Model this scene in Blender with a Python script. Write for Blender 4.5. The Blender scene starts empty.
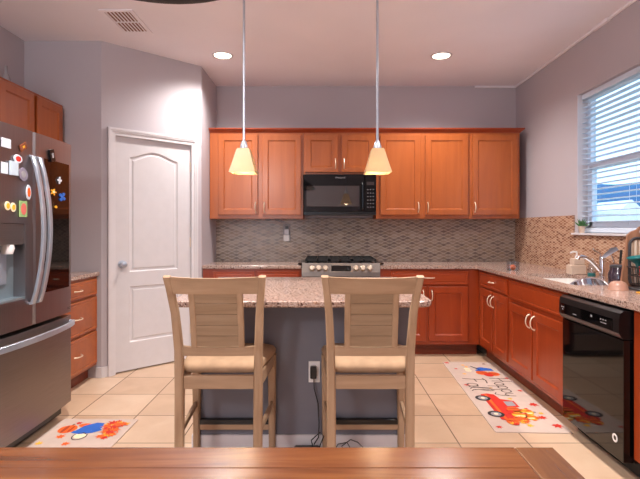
import bpy, bmesh, math, random
from mathutils import Vector, Matrix
random.seed(7)
PI = math.pi
S = bpy.context.scene
COL = S.collection

# ---------------------------------------------------------------- camera
EYE = 1.26
cam_d = bpy.data.cameras.new('camera')
cam_d.sensor_width = 36.0
cam_d.lens = 475 / 640 * 36.0
cam_d.shift_x = -2 / 640
cam_d.shift_y = -11.5 / 640
cam_d.clip_start = 0.02
cam_d.clip_end = 600
cam = bpy.data.objects.new('camera', cam_d)
COL.objects.link(cam)
cam.location = (0, 0, EYE)
cam.rotation_euler = (PI / 2, 0, 0)
S.camera = cam

# ---------------------------------------------------------------- world, sun, large lights, exposure
S.view_settings.view_transform = 'Standard'
S.view_settings.look = 'None'
S.view_settings.gamma = 1
S.view_settings.use_curve_mapping = False
S.view_settings.exposure = 0.12
W = bpy.data.worlds.new('world')
S.world = W
W.use_nodes = True
wn = W.node_tree.nodes
wn['Background'].inputs['Color'].default_value = (0.55, 0.78, 1.0, 1)
wn['Background'].inputs['Strength'].default_value = 2.3

def lamp(name, kind, loc, energy, color, rot=(0, 0, 0), **kw):
    d = bpy.data.lights.new(name, kind)
    d.energy = energy
    d.color = color
    for k, v in kw.items():
        setattr(d, k, v)
    o = bpy.data.objects.new(name, d)
    o.location = loc
    o.rotation_euler = rot
    COL.objects.link(o)
    return o

WARM = (1.0, 0.80, 0.62)
SUN = lamp('sun', 'SUN', (6, -4, 8), 1.2, (1.0, 0.95, 0.88), (0.9, 0.0, -0.5), angle=0.02)
# added unseen fill light at the rear opening, behind the camera
lamp('rear_fill', 'AREA', (-1.55, -3.35, 1.15), 16, (0.90, 0.94, 1.0), (PI / 2, 0, 0), shape='RECTANGLE', size=1.5, size_y=1.9)
# added unseen fill light behind the camera, lifting ceiling and walls
lamp('dining_fill', 'POINT', (-1.35, -1.2, 2.35), 105, (1.0, 0.96, 0.93), shadow_soft_size=0.15)
CAN_W, NEAR_FILL_W, PENDANT_W = 140, 225, 4.5

# ---------------------------------------------------------------- helpers
def lin(c):
    r = []
    for v in c:
        v = v / 255.0
        r.append(v / 12.92 if v <= 0.04045 else ((v + 0.055) / 1.055) ** 2.4)
    return (r[0], r[1], r[2], 1.0)

class N:
    """tiny node-graph helper"""
    def __init__(self, m):
        m.use_nodes = True
        self.t = m.node_tree
        self.b = self.t.nodes['Principled BSDF']
    def n(self, kind, **kw):
        x = self.t.nodes.new(kind)
        for k, v in kw.items():
            setattr(x, k, v)
        return x
    def l(self, a, b):
        self.t.links.new(a, b)
    def math(self, op, a, b=None, c=None):
        x = self.n('ShaderNodeMath', operation=op)
        for i, v in enumerate((a, b, c)):
            if v is None:
                continue
            if isinstance(v, (int, float)):
                x.inputs[i].default_value = v
            else:
                self.l(v, x.inputs[i])
        return x.outputs[0]
    def ramp(self, fac, stops, mode='LINEAR'):
        r = self.n('ShaderNodeValToRGB')
        r.color_ramp.interpolation = mode
        e = r.color_ramp.elements
        while len(e) < len(stops):
            e.new(0.5)
        for i, (p, c) in enumerate(stops):
            e[i].position = p
            e[i].color = c
        self.l(fac, r.inputs[0])
        return r.outputs[0]
    def mix(self, fac, a, b):
        x = self.n('ShaderNodeMix', data_type='RGBA')
        for s, v in ((0, fac), (6, a), (7, b)):
            if isinstance(v, (int, float)):
                x.inputs[s].default_value = v
            elif isinstance(v, tuple):
                x.inputs[s].default_value = v
            else:
                self.l(v, x.inputs[s])
        return x.outputs[2]
    def bump(self, h, strength=0.2, dist=0.01):
        x = self.n('ShaderNodeBump')
        x.inputs['Strength'].default_value = strength
        x.inputs['Distance'].default_value = dist
        self.l(h, x.inputs['Height'])
        self.l(x.outputs[0], self.b.inputs['Normal'])
    def coords(self, what='Object', scale=(1, 1, 1), jitter=False):
        tc = self.n('ShaderNodeTexCoord')
        mp = self.n('ShaderNodeMapping')
        mp.inputs['Scale'].default_value = scale
        self.l(tc.outputs[what], mp.inputs[0])
        return mp.outputs[0]
    def noise(self, vec, scale=5, detail=4, rough=0.55, dist=0.0):
        x = self.n('ShaderNodeTexNoise')
        x.inputs['Scale'].default_value = scale
        x.inputs['Detail'].default_value = detail
        x.inputs['Roughness'].default_value = rough
        x.inputs['Distortion'].default_value = dist
        self.l(vec, x.inputs['Vector'])
        return x.outputs['Fac']

def plain(name, rgb, rough=0.5, metal=0.0, emit=None, es=0.0, coat=0.0, spec=None, vary=0.04, alpha=None):
    m = bpy.data.materials.new(name)
    g = N(m)
    g.b.inputs['Roughness'].default_value = rough
    g.b.inputs['Metallic'].default_value = metal
    g.b.inputs['Coat Weight'].default_value = coat
    if spec is not None:
        g.b.inputs['Specular IOR Level'].default_value = spec
    c = lin(rgb)
    if vary:
        v = g.coords()
        f = g.noise(v, 14, 2)
        d = tuple(max(0, x * (1 - vary * 2)) for x in c[:3]) + (1,)
        u = tuple(min(1, x * (1 + vary * 2)) for x in c[:3]) + (1,)
        g.l(g.ramp(f, [(0.3, d), (0.7, u)]), g.b.inputs['Base Color'])
    else:
        g.b.inputs['Base Color'].default_value = c
    if emit:
        g.b.inputs['Emission Color'].default_value = lin(emit)
        g.b.inputs['Emission Strength'].default_value = es
    return m

def wood(name, dark, mid, light, axis='z', scale=1.0, rough=0.35, coat=0.0, contrast=(0.3, 0.5, 0.7)):
    m = bpy.data.materials.new(name)
    g = N(m)
    st = {'x': (2.2, 26, 26), 'y': (26, 2.2, 26), 'z': (26, 26, 2.2)}[axis]
    v = g.coords('Object', tuple(a * scale for a in st))
    oi = g.n('ShaderNodeObjectInfo')
    add = g.n('ShaderNodeVectorMath', operation='ADD')
    sc = g.n('ShaderNodeVectorMath', operation='SCALE')
    cmb = g.n('ShaderNodeCombineXYZ')
    for i in range(3):
        g.l(oi.outputs['Random'], cmb.inputs[i])
    g.l(cmb.outputs[0], sc.inputs[0])
    sc.inputs[3].default_value = 40
    g.l(v, add.inputs[0])
    g.l(sc.outputs[0], add.inputs[1])
    f1 = g.noise(add.outputs[0], 1.0, 6, 0.6, 0.6)
    v2 = g.coords('Object', (1, 1, 1))
    f2 = g.noise(v2, 5 * scale, 3, 0.5)
    f = g.math('ADD', g.math('MULTIPLY', f1, 0.75), g.math('MULTIPLY', f2, 0.25))
    g.l(g.ramp(f, [(contrast[0], lin(dark)), (contrast[1], lin(mid)), (contrast[2], lin(light))]), g.b.inputs['Base Color'])
    g.b.inputs['Roughness'].default_value = rough
    g.b.inputs['Coat Weight'].default_value = coat
    g.b.inputs['Coat Roughness'].default_value = 0.2
    g.bump(f1, 0.06, 0.004)
    return m

def granite(name):
    m = bpy.data.materials.new(name)
    g = N(m)
    v = g.coords('Object')
    a = g.noise(v, 95, 3, 0.7)
    b = g.noise(v, 38, 4, 0.6)
    vo = g.n('ShaderNodeTexVoronoi')
    vo.inputs['Scale'].default_value = 120
    g.l(v, vo.inputs['Vector'])
    base = g.ramp(a, [(0.33, lin((88, 64, 56))), (0.44, lin((158, 130, 118))), (0.56, lin((182, 156, 144))), (0.70, lin((208, 194, 186)))])
    spots = g.ramp(vo.outputs['Color'], [(0.0, (1, 1, 1, 1)), (0.17, (1, 1, 1, 1)), (0.22, (0, 0, 0, 1))])
    c = g.mix(spots, base, lin((84, 58, 50)))
    c = g.mix(g.ramp(b, [(0.55, (0, 0, 0, 1)), (0.70, (0.5, 0.5, 0.5, 1))]), c, lin((176, 128, 98)))
    g.l(c, g.b.inputs['Base Color'])
    g.b.inputs['Roughness'].default_value = 0.16
    return m

def mosaic(name, horiz, palette, grout, L=0.105, Hh=0.046):
    """interlocking leaf-shaped glass pieces: a wavy diamond lattice"""
    m = bpy.data.materials.new(name)
    g = N(m)
    geo = g.n('ShaderNodeNewGeometry')
    sp = g.n('ShaderNodeSeparateXYZ')
    g.l(geo.outputs['Position'], sp.inputs[0])
    x = sp.outputs[0 if horiz == 'x' else 1]
    z = sp.outputs[2]
    u = g.math('DIVIDE', x, L)
    w = g.math('DIVIDE', z, Hh)
    p = g.math('ADD', u, w)
    q = g.math('SUBTRACT', u, w)
    fp = g.math('ABSOLUTE', g.math('SUBTRACT', g.math('FRACT', p), 0.5))
    fq = g.math('ABSOLUTE', g.math('SUBTRACT', g.math('FRACT', q), 0.5))
    e = g.math('MAXIMUM', fp, fq)
    cmb = g.n('ShaderNodeCombineXYZ')
    g.l(g.math('FLOOR', p), cmb.inputs[0])
    g.l(g.math('FLOOR', q), cmb.inputs[1])
    wnz = g.n('ShaderNodeTexWhiteNoise')
    wnz.noise_dimensions = '3D'
    g.l(cmb.outputs[0], wnz.inputs['Vector'])
    n = len(palette)
    tilec = g.ramp(wnz.outputs['Value'], [(i / n, lin(c)) for i, c in enumerate(palette)], 'CONSTANT')
    mask = g.ramp(e, [(0.41, (0, 0, 0, 1)), (0.47, (1, 1, 1, 1))])
    g.l(g.mix(mask, tilec, lin(grout)), g.b.inputs['Base Color'])
    g.l(g.math('ADD', g.math('MULTIPLY', mask, 0.5), 0.22), g.b.inputs['Roughness'])
    g.bump(g.math('SUBTRACT', 1.0, mask), 0.35, 0.003)
    return m

def floor_tiles(name):
    m = bpy.data.materials.new(name)
    g = N(m)
    geo = g.n('ShaderNodeNewGeometry')
    sp = g.n('ShaderNodeSeparateXYZ')
    g.l(geo.outputs['Position'], sp.inputs[0])
    P = 0.4085
    a = g.math('DIVIDE', g.math('SUBTRACT', sp.outputs[0], 0.800), P)
    b = g.math('DIVIDE', g.math('SUBTRACT', sp.outputs[1], 3.600), P)
    fa = g.math('ABSOLUTE', g.math('SUBTRACT', g.math('FRACT', a), 0.5))
    fb = g.math('ABSOLUTE', g.math('SUBTRACT', g.math('FRACT', b), 0.5))
    e = g.math('MAXIMUM', fa, fb)
    cmb = g.n('ShaderNodeCombineXYZ')
    g.l(g.math('FLOOR', a), cmb.inputs[0])
    g.l(g.math('FLOOR', b), cmb.inputs[1])
    wz = g.n('ShaderNodeTexWhiteNoise')
    g.l(cmb.outputs[0], wz.inputs['Vector'])
    cloud = g.noise(geo.outputs['Position'], 5, 5, 0.6, 0.4)
    f = g.math('ADD', g.math('MULTIPLY', wz.outputs['Value'], 0.35), g.math('MULTIPLY', cloud, 0.65))
    c = g.ramp(f, [(0.25, lin((194, 161, 132))), (0.5, lin((206, 174, 146))), (0.75, lin((214, 186, 160)))])
    mask = g.ramp(e, [(0.4905, (0, 0, 0, 1)), (0.4945, (1, 1, 1, 1))])
    g.l(g.mix(mask, c, lin((92, 66, 50))), g.b.inputs['Base Color'])
    g.l(g.math('ADD', g.math('MULTIPLY', mask, 0.45), 0.28), g.b.inputs['Roughness'])
    g.bump(g.math('SUBTRACT', 1.0, mask), 0.3, 0.003)
    return m

def paint(name, rgb, rough=0.75, tex=0.12):
    m = bpy.data.materials.new(name)
    g = N(m)
    v = g.coords('Object')
    f = g.noise(v, 70, 3, 0.6)
    g.bump(f, tex, 0.004)
    f2 = g.noise(v, 1.3, 2, 0.5)
    c = lin(rgb)
    g.l(g.ramp(f2, [(0.3, tuple(x * 0.97 for x in c[:3]) + (1,)), (0.7, tuple(min(1, x * 1.03) for x in c[:3]) + (1,))]), g.b.inputs['Base Color'])
    g.b.inputs['Roughness'].default_value = rough
    return m

def steel(name, rgb, rough=0.28, axis='z'):
    m = bpy.data.materials.new(name)
    g = N(m)
    st = {'x': (1, 200, 200), 'y': (200, 1, 200), 'z': (200, 200, 1)}[axis]
    v = g.coords('Object', st)
    f = g.noise(v, 1.0, 3, 0.6)
    c = lin(rgb)
    g.l(g.ramp(f, [(0.3, tuple(x * 0.93 for x in c[:3]) + (1,)), (0.7, tuple(min(1, x * 1.05) for x in c[:3]) + (1,))]), g.b.inputs['Base Color'])
    g.b.inputs['Metallic'].default_value = 1.0
    g.b.inputs['Roughness'].default_value = rough
    return m

def clear_glass(name, tint=(1, 1, 1, 1), gloss=0.08, rough=0.02):
    m = bpy.data.materials.new(name)
    g = N(m)
    tr = g.n('ShaderNodeBsdfTransparent')
    tr.inputs[0].default_value = tint
    gl = g.n('ShaderNodeBsdfGlossy')
    gl.inputs['Roughness'].default_value = rough
    lw = g.n('ShaderNodeLayerWeight')
    lw.inputs[0].default_value = 0.5
    fac = g.math('MULTIPLY', g.math('POWER', lw.outputs['Facing'], 4.0), 0.5)
    mx = g.n('ShaderNodeMixShader')
    g.l(g.math('ADD', fac, gloss + 0.03), mx.inputs[0])
    g.l(tr.outputs[0], mx.inputs[1])
    g.l(gl.outputs[0], mx.inputs[2])
    g.l(mx.outputs[0], g.t.nodes['Material Output'].inputs[0])
    return m

M = {}
M['wall'] = paint('grey_wall_paint', (186, 178, 184), 0.6)
M['ceil'] = paint('ceiling_paint', (244, 240, 246), 0.85, 0.2)
M['white'] = plain('white_trim_paint', (214, 209, 212), 0.38, vary=0.01)
M['door'] = plain('white_door_paint', (208, 203, 206), 0.35, vary=0.01)
M['floor'] = floor_tiles('beige_floor_tile')
M['cherry'] = wood('cherry_cabinet', (140, 68, 26), (162, 82, 33), (176, 96, 44), 'z', 0.55, 0.32, 0.2, (0.2, 0.5, 0.85))
M['cherryx'] = wood('cherry_cabinet_rail', (140, 68, 26), (162, 82, 33), (176, 96, 44), 'x', 0.55, 0.32, 0.2, (0.2, 0.5, 0.85))
M['cherrybase'] = wood('cherry_base_shaded', (130, 47, 15), (150, 57, 20), (166, 72, 29), 'z', 0.55, 0.32, 0.2, (0.2, 0.5, 0.85))  # cabinet cherry copied redder and darker, dim light painted into the stain
M['cherrybasex'] = wood('cherry_rail_shaded', (130, 47, 15), (150, 57, 20), (166, 72, 29), 'x', 0.55, 0.32, 0.2, (0.2, 0.5, 0.85))
M['kick'] = wood('cherry_toe_kick', (96, 36, 16), (116, 46, 22), (130, 54, 28), 'x', 0.5, 0.45)
M['carcass'] = wood('cabinet_side', (140, 62, 26), (168, 80, 34), (184, 96, 46), 'z', 0.5, 0.4)
M['granite'] = granite('speckled_granite')
M['mosaic_back'] = mosaic('grey_leaf_mosaic', 'x', [(140, 122, 110), (156, 138, 126), (122, 106, 98), (166, 148, 134), (134, 118, 110), (148, 128, 112)], (196, 180, 166), 0.100, 0.037)
M['mosaic_right'] = mosaic('leaf_mosaic_warm_lit', 'y', [(184, 144, 118), (152, 108, 84), (192, 156, 130), (168, 126, 102), (136, 94, 74), (178, 138, 112)], (204, 172, 148), 0.066, 0.024)  # same tile as behind the range, warmer light put into its palette
M['steel'] = steel('brushed_steel', (160, 154, 156), 0.34, 'z')
M['steelh'] = steel('brushed_steel_horizontal', (146, 138, 136), 0.38, 'y')
M['handle_steel'] = plain('handle_steel', (186, 194, 208), 0.3, 0.7, vary=0.02)
M['nickel'] = plain('satin_nickel', (236, 220, 198), 0.4, 0.65, vary=0.01)
M['chrome'] = plain('chrome', (225, 225, 230), 0.08, 1.0, vary=0)
M['black'] = plain('black_plastic', (14, 13, 15), 0.28, vary=0)
M['blackgloss'] = plain('black_gloss_glass', (8, 7, 8), 0.05, vary=0)
M['screen'] = plain('oven_screen_glass', (44, 36, 33), 0.05, coat=1.0, spec=1.0, vary=0.05)
M['iron'] = plain('cast_iron', (24, 22, 22), 0.6)
M['islandshaded'] = paint('island_paint_shaded', (114, 113, 124), 0.6)  # wall grey darkened, shade under the overhang put into the colour
M['rangesteel'] = steel('range_steel', (118, 110, 106), 0.34, 'x')
M['knobsteel'] = plain('knob_steel', (190, 176, 160), 0.35, 1.0, vary=0)
M['traysteel'] = plain('tray_steel', (206, 186, 166), 0.25, 0.55, vary=0)
flat_pad = plain('button_grey', (92, 90, 92), 0.5, vary=0)
M['darkgrey'] = plain('dark_grey_plastic', (52, 50, 54), 0.4)
M['fridgeside'] = plain('fridge_side_grey', (96, 92, 92), 0.45)
M['stool'] = wood('weathered_oak', (146, 116, 89), (167, 137, 109), (181, 151, 123), 'z', 0.8, 0.55)
M['stoolx'] = wood('weathered_oak_across', (146, 116, 89), (167, 137, 109), (181, 151, 123), 'x', 0.8, 0.55)
M['stoolpanel'] = wood('grey_oak_panel', (130, 106, 82), (150, 124, 98), (163, 137, 111), 'x', 0.9, 0.6)
M['cushion'] = plain('tan_linen', (178, 145, 115), 0.9, vary=0.06)
M['table'] = wood('polished_table_wood', (84, 42, 16), (122, 68, 30), (146, 90, 46), 'x', 0.9, 0.25, 0.25)
M['tabley'] = wood('polished_table_wood_end', (86, 48, 22), (118, 72, 36), (140, 90, 50), 'y', 0.9, 0.25, 0.4)
M['lampglass'] = plain('amber_glass_shade', (206, 178, 136), 0.4, emit=(255, 214, 156), es=0.48, vary=0.03)
def shade_glass(name, rgb, es):
    m = plain(name, rgb, 0.35, emit=(255, 216, 164), es=es, vary=0.03)
    g = N(m)
    tl = g.n('ShaderNodeBsdfTranslucent')
    tl.inputs[0].default_value = lin((238, 208, 164))
    mx = g.n('ShaderNodeMixShader')
    mx.inputs[0].default_value = 0.15
    g.l(g.b.outputs[0], mx.inputs[1])
    g.l(tl.outputs[0], mx.inputs[2])
    g.l(mx.outputs[0], g.t.nodes['Material Output'].inputs[0])
    return m
M['lampglass'] = shade_glass('amber_shade_glass', (172, 144, 108), 0.12)
M['bulb'] = plain('glowing_bulb', (255, 240, 210), 0.4, emit=(255, 226, 170), es=14, vary=0)
M['lens'] = plain('downlight_lens', (255, 250, 240), 0.4, emit=(255, 238, 214), es=9, vary=0)
M['plate'] = plain('white_plastic', (236, 232, 232), 0.35, vary=0)
M['paneglass'] = clear_glass('window_glass', (0.93, 0.97, 1.0, 1), 0.0)
M['vinyl'] = plain('white_vinyl_frame', (222, 230, 242), 0.4, vary=0)
M['slat'] = plain('white_blind_slat', (214, 226, 242), 0.5, vary=0)
M['matwhite'] = plain('mat_cream', (200, 178, 166), 0.85, vary=0.02)
M['sinkwhite'] = plain('white_sink_enamel', (240, 236, 232), 0.2, vary=0)
def flat(n, rgb, rough=0.7):
    M[n] = plain(n, rgb, rough, vary=0.03)
for n, c in dict(p_red=(200, 38, 22), p_orange=(232, 96, 26), p_yellow=(240, 172, 40), p_blue=(36, 96, 190), p_black=(40, 34, 36),
                 p_brown=(120, 60, 30), p_grey=(150, 146, 150), p_green=(96, 150, 60), p_cream=(244, 226, 190), p_script=(84, 66, 60), p_rust=(176, 62, 22)).items():
    flat(n, c)

def root(name, loc, label, cat, group=None, rz=0.0):
    o = bpy.data.objects.new(name, None)
    o.empty_display_size = 0.1
    COL.objects.link(o)
    o.location = loc
    o.rotation_euler = (0, 0, rz)
    return tag(o, label, cat, group)

def tag(o, label, cat, group=None, kind=None):
    if label:
        o['label'] = label
    if cat:
        o['category'] = cat
    if group:
        o['group'] = group
    if kind:
        o['kind'] = kind
    return o

def origin_of(o):
    v = Vector((0, 0, 0))
    while o is not None:
        v += o.location
        o = o.parent
    return v

class MB:
    """collects shapes; build() links them as ONE mesh object"""
    def __init__(self, T=None):
        self.bm = bmesh.new()
        self.T = T
        self.mi = 0
    def P(self, p):
        return Vector(self.T(*p)) if self.T else Vector(p)
    def faces(self, verts, faces):
        vs = [self.bm.verts.new(self.P(v)) for v in verts]
        out = []
        for f in faces:
            try:
                fc = self.bm.faces.new([vs[i] for i in f])
                fc.material_index = self.mi
                out.append(fc)
            except ValueError:
                pass
        return vs, out
    def loft(self, loops, cap=True, closed=True):
        n = len(loops[0])
        verts = [p for l in loops for p in l]
        fs = []
        for i in range(len(loops) - 1):
            for j in range(n if closed else n - 1):
                k = (j + 1) % n
                fs.append((i * n + j, i * n + k, (i + 1) * n + k, (i + 1) * n + j))
        if cap:
            fs.append(tuple(range(n))[::-1])
            fs.append(tuple((len(loops) - 1) * n + j for j in range(n)))
        self.faces(verts, fs)
        return self
    def box(self, a, b, bev=0.0):
        x0, x1 = sorted((a[0], b[0]))
        y0, y1 = sorted((a[1], b[1]))
        z0, z1 = sorted((a[2], b[2]))
        def rect(z, i):
            return [(x0 + i, y0 + i, z), (x1 - i, y0 + i, z), (x1 - i, y1 - i, z), (x0 + i, y1 - i, z)]
        if bev <= 0:
            return self.loft([rect(z0, 0), rect(z1, 0)])
        b_ = min(bev, (x1 - x0) / 2.1, (y1 - y0) / 2.1, (z1 - z0) / 2.1)
        def octo(z, i):
            # chamfered rectangle
            X0, X1, Y0, Y1 = x0 + i, x1 - i, y0 + i, y1 - i
            c = b_ * 0.6
            return [(X0 + c, Y0, z), (X1 - c, Y0, z), (X1, Y0 + c, z), (X1, Y1 - c, z), (X1 - c, Y1, z), (X0 + c, Y1, z), (X0, Y1 - c, z), (X0, Y0 + c, z)]
        return self.loft([octo(z0, b_), octo(z0 + b_, 0), octo(z1 - b_, 0), octo(z1, b_)])
    def prism(self, poly, z0, z1, bev=0.0):
        if bev:
            ins = inset(poly, bev)
            return self.loft([[(x, y, z0) for x, y in ins], [(x, y, z0 + bev) for x, y in poly], [(x, y, z1 - bev) for x, y in poly], [(x, y, z1) for x, y in ins]])
        return self.loft([[(x, y, z0) for x, y in poly], [(x, y, z1) for x, y in poly]])
    def lathe(self, prof, c=(0, 0, 0), seg=20, axis='z', cap=True):
        loops = []
        for r, h in prof:
            l = []
            for i in range(seg):
                a = 2 * PI * i / seg
                u, v = r * math.cos(a), r * math.sin(a)
                l.append({'z': (c[0] + u, c[1] + v, c[2] + h), 'y': (c[0] + u, c[1] + h, c[2] + v), 'x': (c[0] + h, c[1] + u, c[2] + v)}[axis])
            loops.append(l)
        return self.loft(loops, cap)
    def tube(self, pts, r, seg=8, flatten=None):
        pts = [Vector(p) for p in pts]
        loops = []
        up = None
        for i, p in enumerate(pts):
            d = (pts[min(i + 1, len(pts) - 1)] - pts[max(i - 1, 0)]).normalized()
            if up is None:
                up = Vector((0, 0, 1)) if abs(d.z) < 0.9 else Vector((1, 0, 0))
            s = d.cross(up).normalized()
            up = s.cross(d).normalized()
            rr = r[i] if isinstance(r, (list, tuple)) else r
            loops.append([tuple(p + s * (rr * math.cos(2 * PI * k / seg)) + up * (rr * math.sin(2 * PI * k / seg))) for k in range(seg)])
        return self.loft(loops)
    def bar(self, pts, w, h, side):
        """rectangular section swept along pts; side = the direction of w"""
        pts = [Vector(p) for p in pts]
        s = Vector(side).normalized()
        loops = []
        for i, p in enumerate(pts):
            d = (pts[min(i + 1, len(pts) - 1)] - pts[max(i - 1, 0)]).normalized()
            u = s.cross(d).normalized()
            ww = w[i] if isinstance(w, (list, tuple)) else w
            hh = h[i] if isinstance(h, (list, tuple)) else h
            c = 0.18 * min(ww, hh)
            l = []
            for a, b in ((-ww / 2 + c, -hh / 2), (ww / 2 - c, -hh / 2), (ww / 2, -hh / 2 + c), (ww / 2, hh / 2 - c), (ww / 2 - c, hh / 2), (-ww / 2 + c, hh / 2), (-ww / 2, hh / 2 - c), (-ww / 2, -hh / 2 + c)):
                l.append(tuple(p + s * a + u * b))
            loops.append(l)
        return self.loft(loops)
    def plate(self, outer, holes, z0, z1):
        """flat slab with holes, thickness along the third axis"""
        for z, flip in ((z0, True), (z1, False)):
            bm2 = bmesh.new()
            es = []
            for lp in [outer] + holes:
                vs = [bm2.verts.new((x, y, 0)) for x, y in lp]
                for i in range(len(vs)):
                    es.append(bm2.edges.new((vs[i], vs[(i + 1) % len(vs)])))
            bmesh.ops.triangle_fill(bm2, edges=es, use_beauty=True)
            bm2.verts.index_update()
            V = [(v.co.x, v.co.y, z) for v in bm2.verts]
            F = [tuple(v.index for v in f.verts) for f in bm2.faces]
            self.faces(V, F)
            bm2.free()
        for lp in [outer] + holes:
            self.loft([[(x, y, z0) for x, y in lp], [(x, y, z1) for x, y in lp]], cap=False)
        return self
    def build(self, name, mat, parent=None, smooth=False, local=False, angle=35, subsurf=0):
        bm = self.bm
        bmesh.ops.remove_doubles(bm, verts=bm.verts[:], dist=1e-5)
        bmesh.ops.recalc_face_normals(bm, faces=bm.faces[:])
        if parent is not None and not local:
            bmesh.ops.translate(bm, verts=bm.verts[:], vec=-origin_of(parent))
        me = bpy.data.meshes.new(name)
        bm.to_mesh(me)
        bm.free()
        for m in (mat if isinstance(mat, (list, tuple)) else [mat]):
            me.materials.append(m)
        if smooth:
            for p in me.polygons:
                p.use_smooth = True
            me.set_sharp_from_angle(angle=math.radians(angle))
        o = bpy.data.objects.new(name, me)
        COL.objects.link(o)
        if parent is not None:
            o.parent = parent
        if subsurf:
            md = o.modifiers.new('smooth', 'SUBSURF')
            md.levels = md.render_levels = subsurf
        return o

def inset(poly, d):
    n = len(poly)
    area = sum(poly[i][0] * poly[(i + 1) % n][1] - poly[(i + 1) % n][0] * poly[i][1] for i in range(n))
    sg = 1 if area > 0 else -1
    out = []
    for i in range(n):
        p0, p1, p2 = Vector(poly[i - 1]), Vector(poly[i]), Vector(poly[(i + 1) % n])
        e1, e2 = (p1 - p0).normalized(), (p2 - p1).normalized()
        n1, n2 = Vector((-e1.y, e1.x)) * sg, Vector((-e2.y, e2.x)) * sg
        b = (n1 + n2)
        k = d / max(0.3, (1 + n1.dot(n2)) / 1)
        out.append((p1.x + b.x * k, p1.y + b.y * k))
    return out

def copy_tree(o, parent=None):
    c = o.copy()
    COL.objects.link(c)
    c.parent = parent
    for ch in list(o.children):
        copy_tree(ch, c)
    return c

def struct(o, label=None):
    o['kind'] = 'structure'
    if label:
        o['label'] = label
    return o

def arc_pts(cx, cy, r, a0, a1, n):
    return [(cx + r * math.cos(a0 + (a1 - a0) * i / n), cy + r * math.sin(a0 + (a1 - a0) * i / n)) for i in range(n + 1)]

# ================================================================ ROOM SHELL
CEIL = 2.835
XR, YB = 2.155, 5.28
XL, YP = -2.506, 4.0            # left wall, pantry front wall
PA, PB = Vector((-1.858, 4.0)), Vector((-1.175, 4.63))
YREAR = -3.5
T = 0.14

struct(MB().box((XL - T, YREAR - T, -0.1), (XR + T, YB + T, 0)).build('floor', M['floor']))
struct(MB().box((XL - T, YREAR - T, CEIL), (XR + T, YB + T, CEIL + 0.1)).build('ceiling', M['ceil']))
struct(MB().box((XL - T, YB, 0), (XR + T, YB + T, CEIL)).build('wall_back', M['wall']))
struct(MB().box((XL - T, YREAR, 0), (XL, YB, CEIL)).build('wall_left', M['wall']))
WY0, WY1, WZ0, WZ1 = 2.75, 4.01, 1.215, 2.38
w = MB()
w.box((XR, YREAR, 0), (XR + T, WY0, CEIL)).box((XR, WY1, 0), (XR + T, YB, CEIL)).box((XR, WY0, 0), (XR + T, WY1, WZ0)).box((XR, WY0, WZ1), (XR + T, WY1, CEIL))
struct(w.build('wall_right', M['wall']))
w = MB()
w.box((XL - T, YREAR - T, 0), (-2.35, YREAR, CEIL)).box((-0.75, YREAR - T, 0), (XR + T, YREAR, CEIL)).box((-2.35, YREAR - T, 2.15), (-0.75, YREAR, CEIL))
struct(w.build('wall_rear', M['wall']))
# pantry: front wall, diagonal wall with the door opening, side wall
struct(MB().box((XL, YP, 0), (PA.x, YP + 0.1, CEIL)).build('wall_pantry_front', M['wall']))
struct(MB().box((PB.x - 0.1, PB.y, 0), (PB.x, YB, CEIL)).build('wall_pantry_side', M['wall']))
du = (PB - PA).normalized()
dn = Vector((du.y, -du.x))          # outward, towards the kitchen
DL = (PB - PA).length
def TD(u, z, d):                    # (along the wall, height, outwards)
    p = PA + du * u + dn * d
    return (p.x, p.y, z)
d0, d1, dz = 0.112, 0.820, 2.055    # door opening
w = MB(TD)
w.box((0, 0, -0.1), (d0, CEIL, 0)).box((d1, 0, -0.1), (DL, CEIL, 0)).box((d0, dz, -0.1), (d1, CEIL, 0))
struct(w.build('wall_pantry_diagonal', M['wall']))

# pantry door
def arch(x0, x1, z0, zs, zt, n=14):
    pts = [(x0, z0), (x1, z0), (x1, zs)]
    for i in range(1, n):
        t = i / n
        # ogee: flat shoulders, raised centre
        pts.append((x1 + (x0 - x1) * t, zs + (zt - zs) * (0.5 - 0.5 * math.cos(2 * PI * t)) ** 0.8))
    pts.append((x0, zs))
    return pts
c = TD((d0 + d1) / 2, 0, 0)
door = MB(TD)
lx0, lx1 = d0 + 0.004, d1 - 0.004
up = arch(d0 + 0.13, d1 - 0.13, 0.875, 1.88, 1.945)
lo = [(d0 + 0.13, 0.255), (d1 - 0.13, 0.255), (d1 - 0.13, 0.745), (d0 + 0.13, 0.745)]
outer = [(lx0, 0.012), (lx1, 0.012), (lx1, dz - 0.004), (lx0, dz - 0.004)]
door.plate(outer, [up, lo], -0.05, -0.015)
for lp in (up, lo):
    L = [[(x, z, d) for x, z in inset(lp, i)] for i, d in ((0, -0.015), (0.008, -0.024), (0.024, -0.025), (0.034, -0.018), (0.040, -0.018))]
    door.loft(L, cap=False)
    f = L[-1]
    door.faces(f, [tuple(range(len(f)))])
dr = bpy.data.objects.new('door_1', None)
COL.objects.link(dr)
dr.location = c
struct(dr, 'white two-panel pantry door with an arched upper panel, set in the diagonal wall')
door.build('door_leaf', M['door'], dr)
cs = MB(TD)
cw = 0.064
def casing(prof_out, prof_in, dd):
    cs.prism([(d0 - prof_out, 0.0), (d0 - prof_in, 0.0), (d0 - prof_in, dz + prof_in), (d1 + prof_in, dz + prof_in), (d1 + prof_in, 0), (d1 + prof_out, 0), (d1 + prof_out, dz + prof_out), (d0 - prof_out, dz + prof_out)], 0.0, dd)
casing(cw, 0.0, 0.014)
casing(cw, 0.030, 0.022)
casing(cw - 0.004, 0.044, 0.026)
for a, b in ((d0 - 0.002, d0 + 0.003), (d1 - 0.003, d1 + 0.002)):
    cs.box((a, 0, -0.1), (b, dz, 0.0))
cs.box((d0, dz - 0.003, -0.1), (d1, dz + 0.002, 0))
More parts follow.
